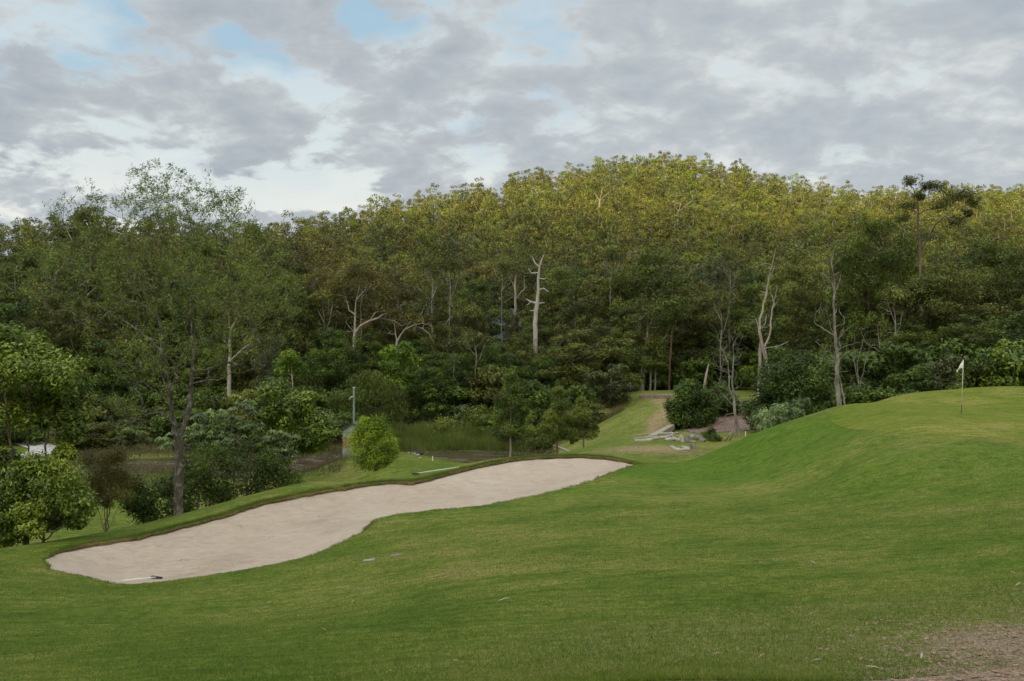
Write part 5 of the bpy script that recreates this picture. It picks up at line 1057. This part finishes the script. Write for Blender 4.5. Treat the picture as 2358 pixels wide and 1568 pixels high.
# drain pipe and bank stones at the end of the turf tongue
Q=[P3(px,py,Yq) for px,py,Yq in ((935,1036,68),(950,1041,67),(962,1045,66.5),(972,1049,66))]; Q=[np.array([q[0],q[1],h(q[0],q[1])+.10]) for q in Q]; O=Q[0]
v,f=tube([q-O for q in Q],.09,10); tag(link('drain_pipe',pmesh('drain_pipe',v,f,M_black,True),loc=tuple(O)),'black drain pipe curving down from the turf tongue to the pond','pipe')
for q,(px,py,Yq,s_) in enumerate([(932,1035,67.5,.10),(941,1038,67,.12),(949,1041,66.5,.09),(955,1044,66,.12),(962,1050,65,.16),(967,1053,64,.12),(888,1068,56,.12),(905,1062,57,.16)]):
    x_=(px-CX)/F*Yq; bm=bmesh.new(); bmesh.ops.create_icosphere(bm,subdivisions=2,radius=s_)
    for v_ in bm.verts: v_.co*=R_.uniform(.8,1.15); v_.co.z*=.6
    me=bpy.data.meshes.new('stone'); bm.to_mesh(me); bm.free(); me.materials.append(M_stone)
    tag(link('bank_stone',me,loc=(x_,Yq,h(x_,Yq)+s_*.2)),'pale stone on the bank where the turf tongue meets the water','stone','pale stones along the turf tongue')
# palm under the trees by the far lawn
Yp=108; xp=(1726-CX)/F*Yp; zp=h(xp,Yp); o=empty('palm',(xp,Yp,zp)); v,f=tube([(0,0,-.2),(0,0,1.2),(.05,0,2.0)],[.2,.16,.13],9); link('trunk',pmesh('trunk',v,f,BGREY,True),o)
P=[];A=[];B=[]
for q in range(15):
    th=q*2.4; el=R_.uniform(-.1,.9); L=2.0
    for k_ in range(16):
        u=k_/15; rad=L*u*math.cos(el)*1.0; zz=2.0+L*u*math.sin(el)-1.3*u*u; d=np.array([math.cos(th),math.sin(th),0]); c_=d*rad+np.array([.05,0,zz]); sd_=np.array([-d[1],d[0],0])
        for sg in (-1,1): v_=unit(sd_*sg+d*.5+np.array([0,0,-.5])); P.append(c_+v_*.25); A.append(v_); B.append(unit(np.cross(v_,[0,0,1])))
link('frond',leafmesh('palm_fronds',quadleaf(np.array(P),np.array(A),np.array(B),np.full(len(P),.55*1.0),.2,R_),LM['lime']),o)
tag(o,'yellow-green palm under the trees beyond the far lawn','palm')
# reeds and rank grass round the ponds
def tall(name,n,xf,yf,ok,L,wd,stops,label,rngseed=3):
    r=np.random.default_rng(rngseed); x=r.uniform(*xf,n); y=r.uniform(*yf,n); cl=.5+.5*np.sin(x*1.3+y*.7)*np.sin(y*.9-x*.5)
    k_=ok(x,y)&(r.random(n)<.35+.65*cl); x=x[k_];y=y[k_];cl=cl[k_]; n=len(x)
    me=blades(name,x,y,L*(.5+.7*cl)*r.uniform(.6,1.2,n),wd,np.clip(.3+.4*cl+.15*r.normal(size=n),0,1),blade_mat(name,stops),r,.28)
    tag(link(name,me),label,'grass',kind='stuff')
pond=lambda x,y,e:np.min([np.hypot((x-cx)/rx,(y-cy)/ry) for cx,cy,rx,ry in PONDS],axis=0)>e
G1=[(.1,(.060,.095,.020)),(.45,(.115,.160,.030)),(.75,(.185,.215,.055)),(.95,(.26,.27,.09))]
G2=[(.1,(.055,.060,.022)),(.45,(.11,.10,.042)),(.75,(.17,.145,.07)),(.95,(.26,.21,.11))]
tall('reeds',60000,(-12,6),(80,90),lambda x,y:(pond(x,y,1.02))&(x/y*F+CX>880)&(x/y*F+CX<1330)&((y>80.5+.0*x)),1.0,.035,G1,'bright green reeds behind the pond')
tall('pond_edge_grass',9000,(-3,9),(79,86),lambda x,y:(pond(x,y,1.0))&(x/y*F+CX>1130),.8,.03,G2,'brownish rushes at the right end of the pond',4)
tall('rank_grass',50000,(-36,-8),(60,92),lambda x,y:(pond(x,y,1.04))&(x<-9)&((y>75)|(x<-20)|((x>-13.5)&(y<74)&(y>61)&(x<-10.6)))&~((x<-24)&(y<66)),.55,.03,G2,'brown and green rank grass on the banks of the dark ponds',5)
# small weeds and dead leaves in the sand
r=np.random.default_rng(14); V=[];Fc=[]
for px,py,n_w in ((415,1292,8),(440,1290,6),(478,1308,5),(482,1330,4),(520,1302,4),(560,1212,9),(775,1208,4),(740,1190,3),(350,1300,4),(430,1322,5),(600,1240,3),(1190,1130,3),(1080,1110,3),(990,1130,3),(690,1262,3),(1310,1075,3),(900,1160,3)):
    p=hit_sand(px,py)
    for q in range(n_w*7):
        x_=p[0]+r.normal(0,.16); y_=p[1]+r.normal(0,.12); z_=float(sand_z(np.array([x_]),np.array([y_]))[0])-.004; a_=r.random()*6.28; L=r.uniform(.03,.09); n_=len(V); c_,s_=math.cos(a_),math.sin(a_)
        V+=[(x_-s_*.006,y_+c_*.006,z_),(x_+s_*.006,y_-c_*.006,z_),(x_+c_*L,y_+s_*L,z_+L*r.uniform(.1,.8))]; Fc.append((n_,n_+1,n_+2))
tag(link('sand_weeds',pmesh('sand_weeds',V,Fc,simple('sand_weed',(.20,.17,.045),.8,.2,.5,5))),'sparse small weeds and dry bits sprouting in the bunker sand','weeds',kind='stuff')
# water plants floating near the banks
V=[];Fc=[];lvv=[]
r=np.random.default_rng(9)
for q in range(1600):
    cx,cy,rx,ry=PONDS[int(r.integers(3))]; a_=r.random()*6.28; k_=r.uniform(.72,1.05) if r.random()<.75 else r.uniform(.3,.8); s_=r.uniform(.05,.14); X=cx+rx*k_*math.cos(a_); Y_=cy+ry*k_*math.sin(a_)
    if k_<.8 and cx>-10: continue
    n_=len(V); V+=[(X+s_*math.cos(t_*1.0472),Y_+s_*math.sin(t_*1.0472),WATER+.014+.01*r.random()) for t_ in range(6)]; Fc.append(tuple(range(n_,n_+6)))
tag(link('lily_pads',pmesh('lily_pads',V,Fc,simple('lily_pad',(.10,.14,.045),.5,.4,.35,3))),'small floating lily pads around the pond edges','water plants',kind='stuff')
# fallen leaves, bark and sticks on the turf
LEAFM=[simple('dry_leaf_'+n_,c_,.8,.2,.3,30) for n_,c_ in (('tan',(.26,.17,.10)),('pink',(.27,.185,.12)),('brown',(.10,.06,.035)),('pale',(.34,.29,.21)))]
def mkleaf(L,W,m):
    V=[];Fc=[]; n_=7
    for i in range(n_):
        t_=i/(n_-1); w_=W*math.sin(math.pi*min(.97,max(.03,t_)))**.8; z_=.012*math.sin(t_*4)+.008; cx_=.012*math.sin(t_*3)
        for s_,dz in ((-1,.008),(0,0),(1,.006)): V.append((L*(t_-.5),cx_+s_*w_/2,z_+dz))
    for i in range(n_-1):
        for q in range(2): a_=i*3+q; Fc.append((a_,a_+3,a_+4,a_+1))
    n0=len(V); 
    return pmesh('dry_leaf',V,Fc,m,True)
LV=[mkleaf(l_,w_,LEAFM[i%4]) for i,(l_,w_) in enumerate([(.16,.03),(.13,.028),(.17,.035),(.11,.025),(.20,.028),(.14,.05),(.10,.04),(.22,.035)])]
names_=['tan','pinkish','brown','pale']
pts=[(2010,1460),(1985,1466),(1825,1530),(1880,1531),(2170,1418),(2345,1352),(2085,1450),(1755,1524),(2230,1482),(2010,1550),(1560,1535),(1970,1350),(2290,1357),(1650,1515),(1700,1560),(2120,1520),(2195,1535),(2320,1500),(2250,1440),(2060,1360),(1250,1480),(1050,1530),(700,1500),(1440,1380),(1650,1240),(2040,1345),(1430,1562),(814,1391),(745,1455),(620,1392),(1555,1300),(1870,1300),(2330,1325),(2150,1480),(1900,1480),(2075,1503),(2280,1560),(1810,1478),(1385,1452),(1160,1386),(430,1480),(260,1455),(560,1545),(900,1555),(1330,1340),(1500,1452),(1930,1548),(2215,1390),(2340,1410),(2300,1450)]
for i,(px,py) in enumerate(pts):
    p=gp(px,py); k_=i%8 if i>10 else [0,2,4,7,1,5,2,4,0,7,3][i]
    o=link('fallen_leaf',LV[k_],loc=(p[0],p[1],p[2]+.03)); s_=.62+.03*max(0,p[1]-9); o.scale=(s_,s_,s_); o.rotation_euler=(R_.normal(0,.15),R_.normal(0,.25),R_.random()*6.28)
    w_='at the lower right' if px>1750 and py>1400 else 'on the right slope' if px>1500 else 'at the bottom middle' if px>1000 else 'at the lower left'
    tag(o,'%s dry gum leaf lying on the turf %s'%(names_[k_%4],w_),'leaf','%s dry leaves on the turf %s'%(names_[k_%4],w_))
# loose chips and litter on the bare patch
r=np.random.default_rng(12); V=[];Fc=[]; nl_=3200
X=r.uniform(2.6,7.0,nl_);Yy=r.uniform(6.8,13.5,nl_); ok_=r.random(nl_)<masks(X,Yy)['dirt']*.9+.04; X=X[ok_];Yy=Yy[ok_];Zz=H0(X,Yy)+.006
for x_,y_,z_ in zip(X,Yy,Zz):
    L=r.uniform(.008,.035); w_=L*r.uniform(.2,.7); a_=r.random()*6.28; n_=len(V); c_,s_=math.cos(a_),math.sin(a_)
    for dx,dy,dz in ((-L,-w_,0),(L,-w_,r.uniform(0,.01)),(L*.8,w_,.012),(-L*.9,w_,r.uniform(0,.01))): V.append((x_+dx*c_-dy*s_,y_+dx*s_+dy*c_,z_+dz))
    Fc.append((n_,n_+1,n_+2,n_+3))
tag(link('ground_litter',pmesh('ground_litter',V,Fc,simple('litter',(.25,.165,.12),.9,.1,.6,25))),'chips of bark and leaf litter over the bare patch at the lower right','litter',kind='stuff')
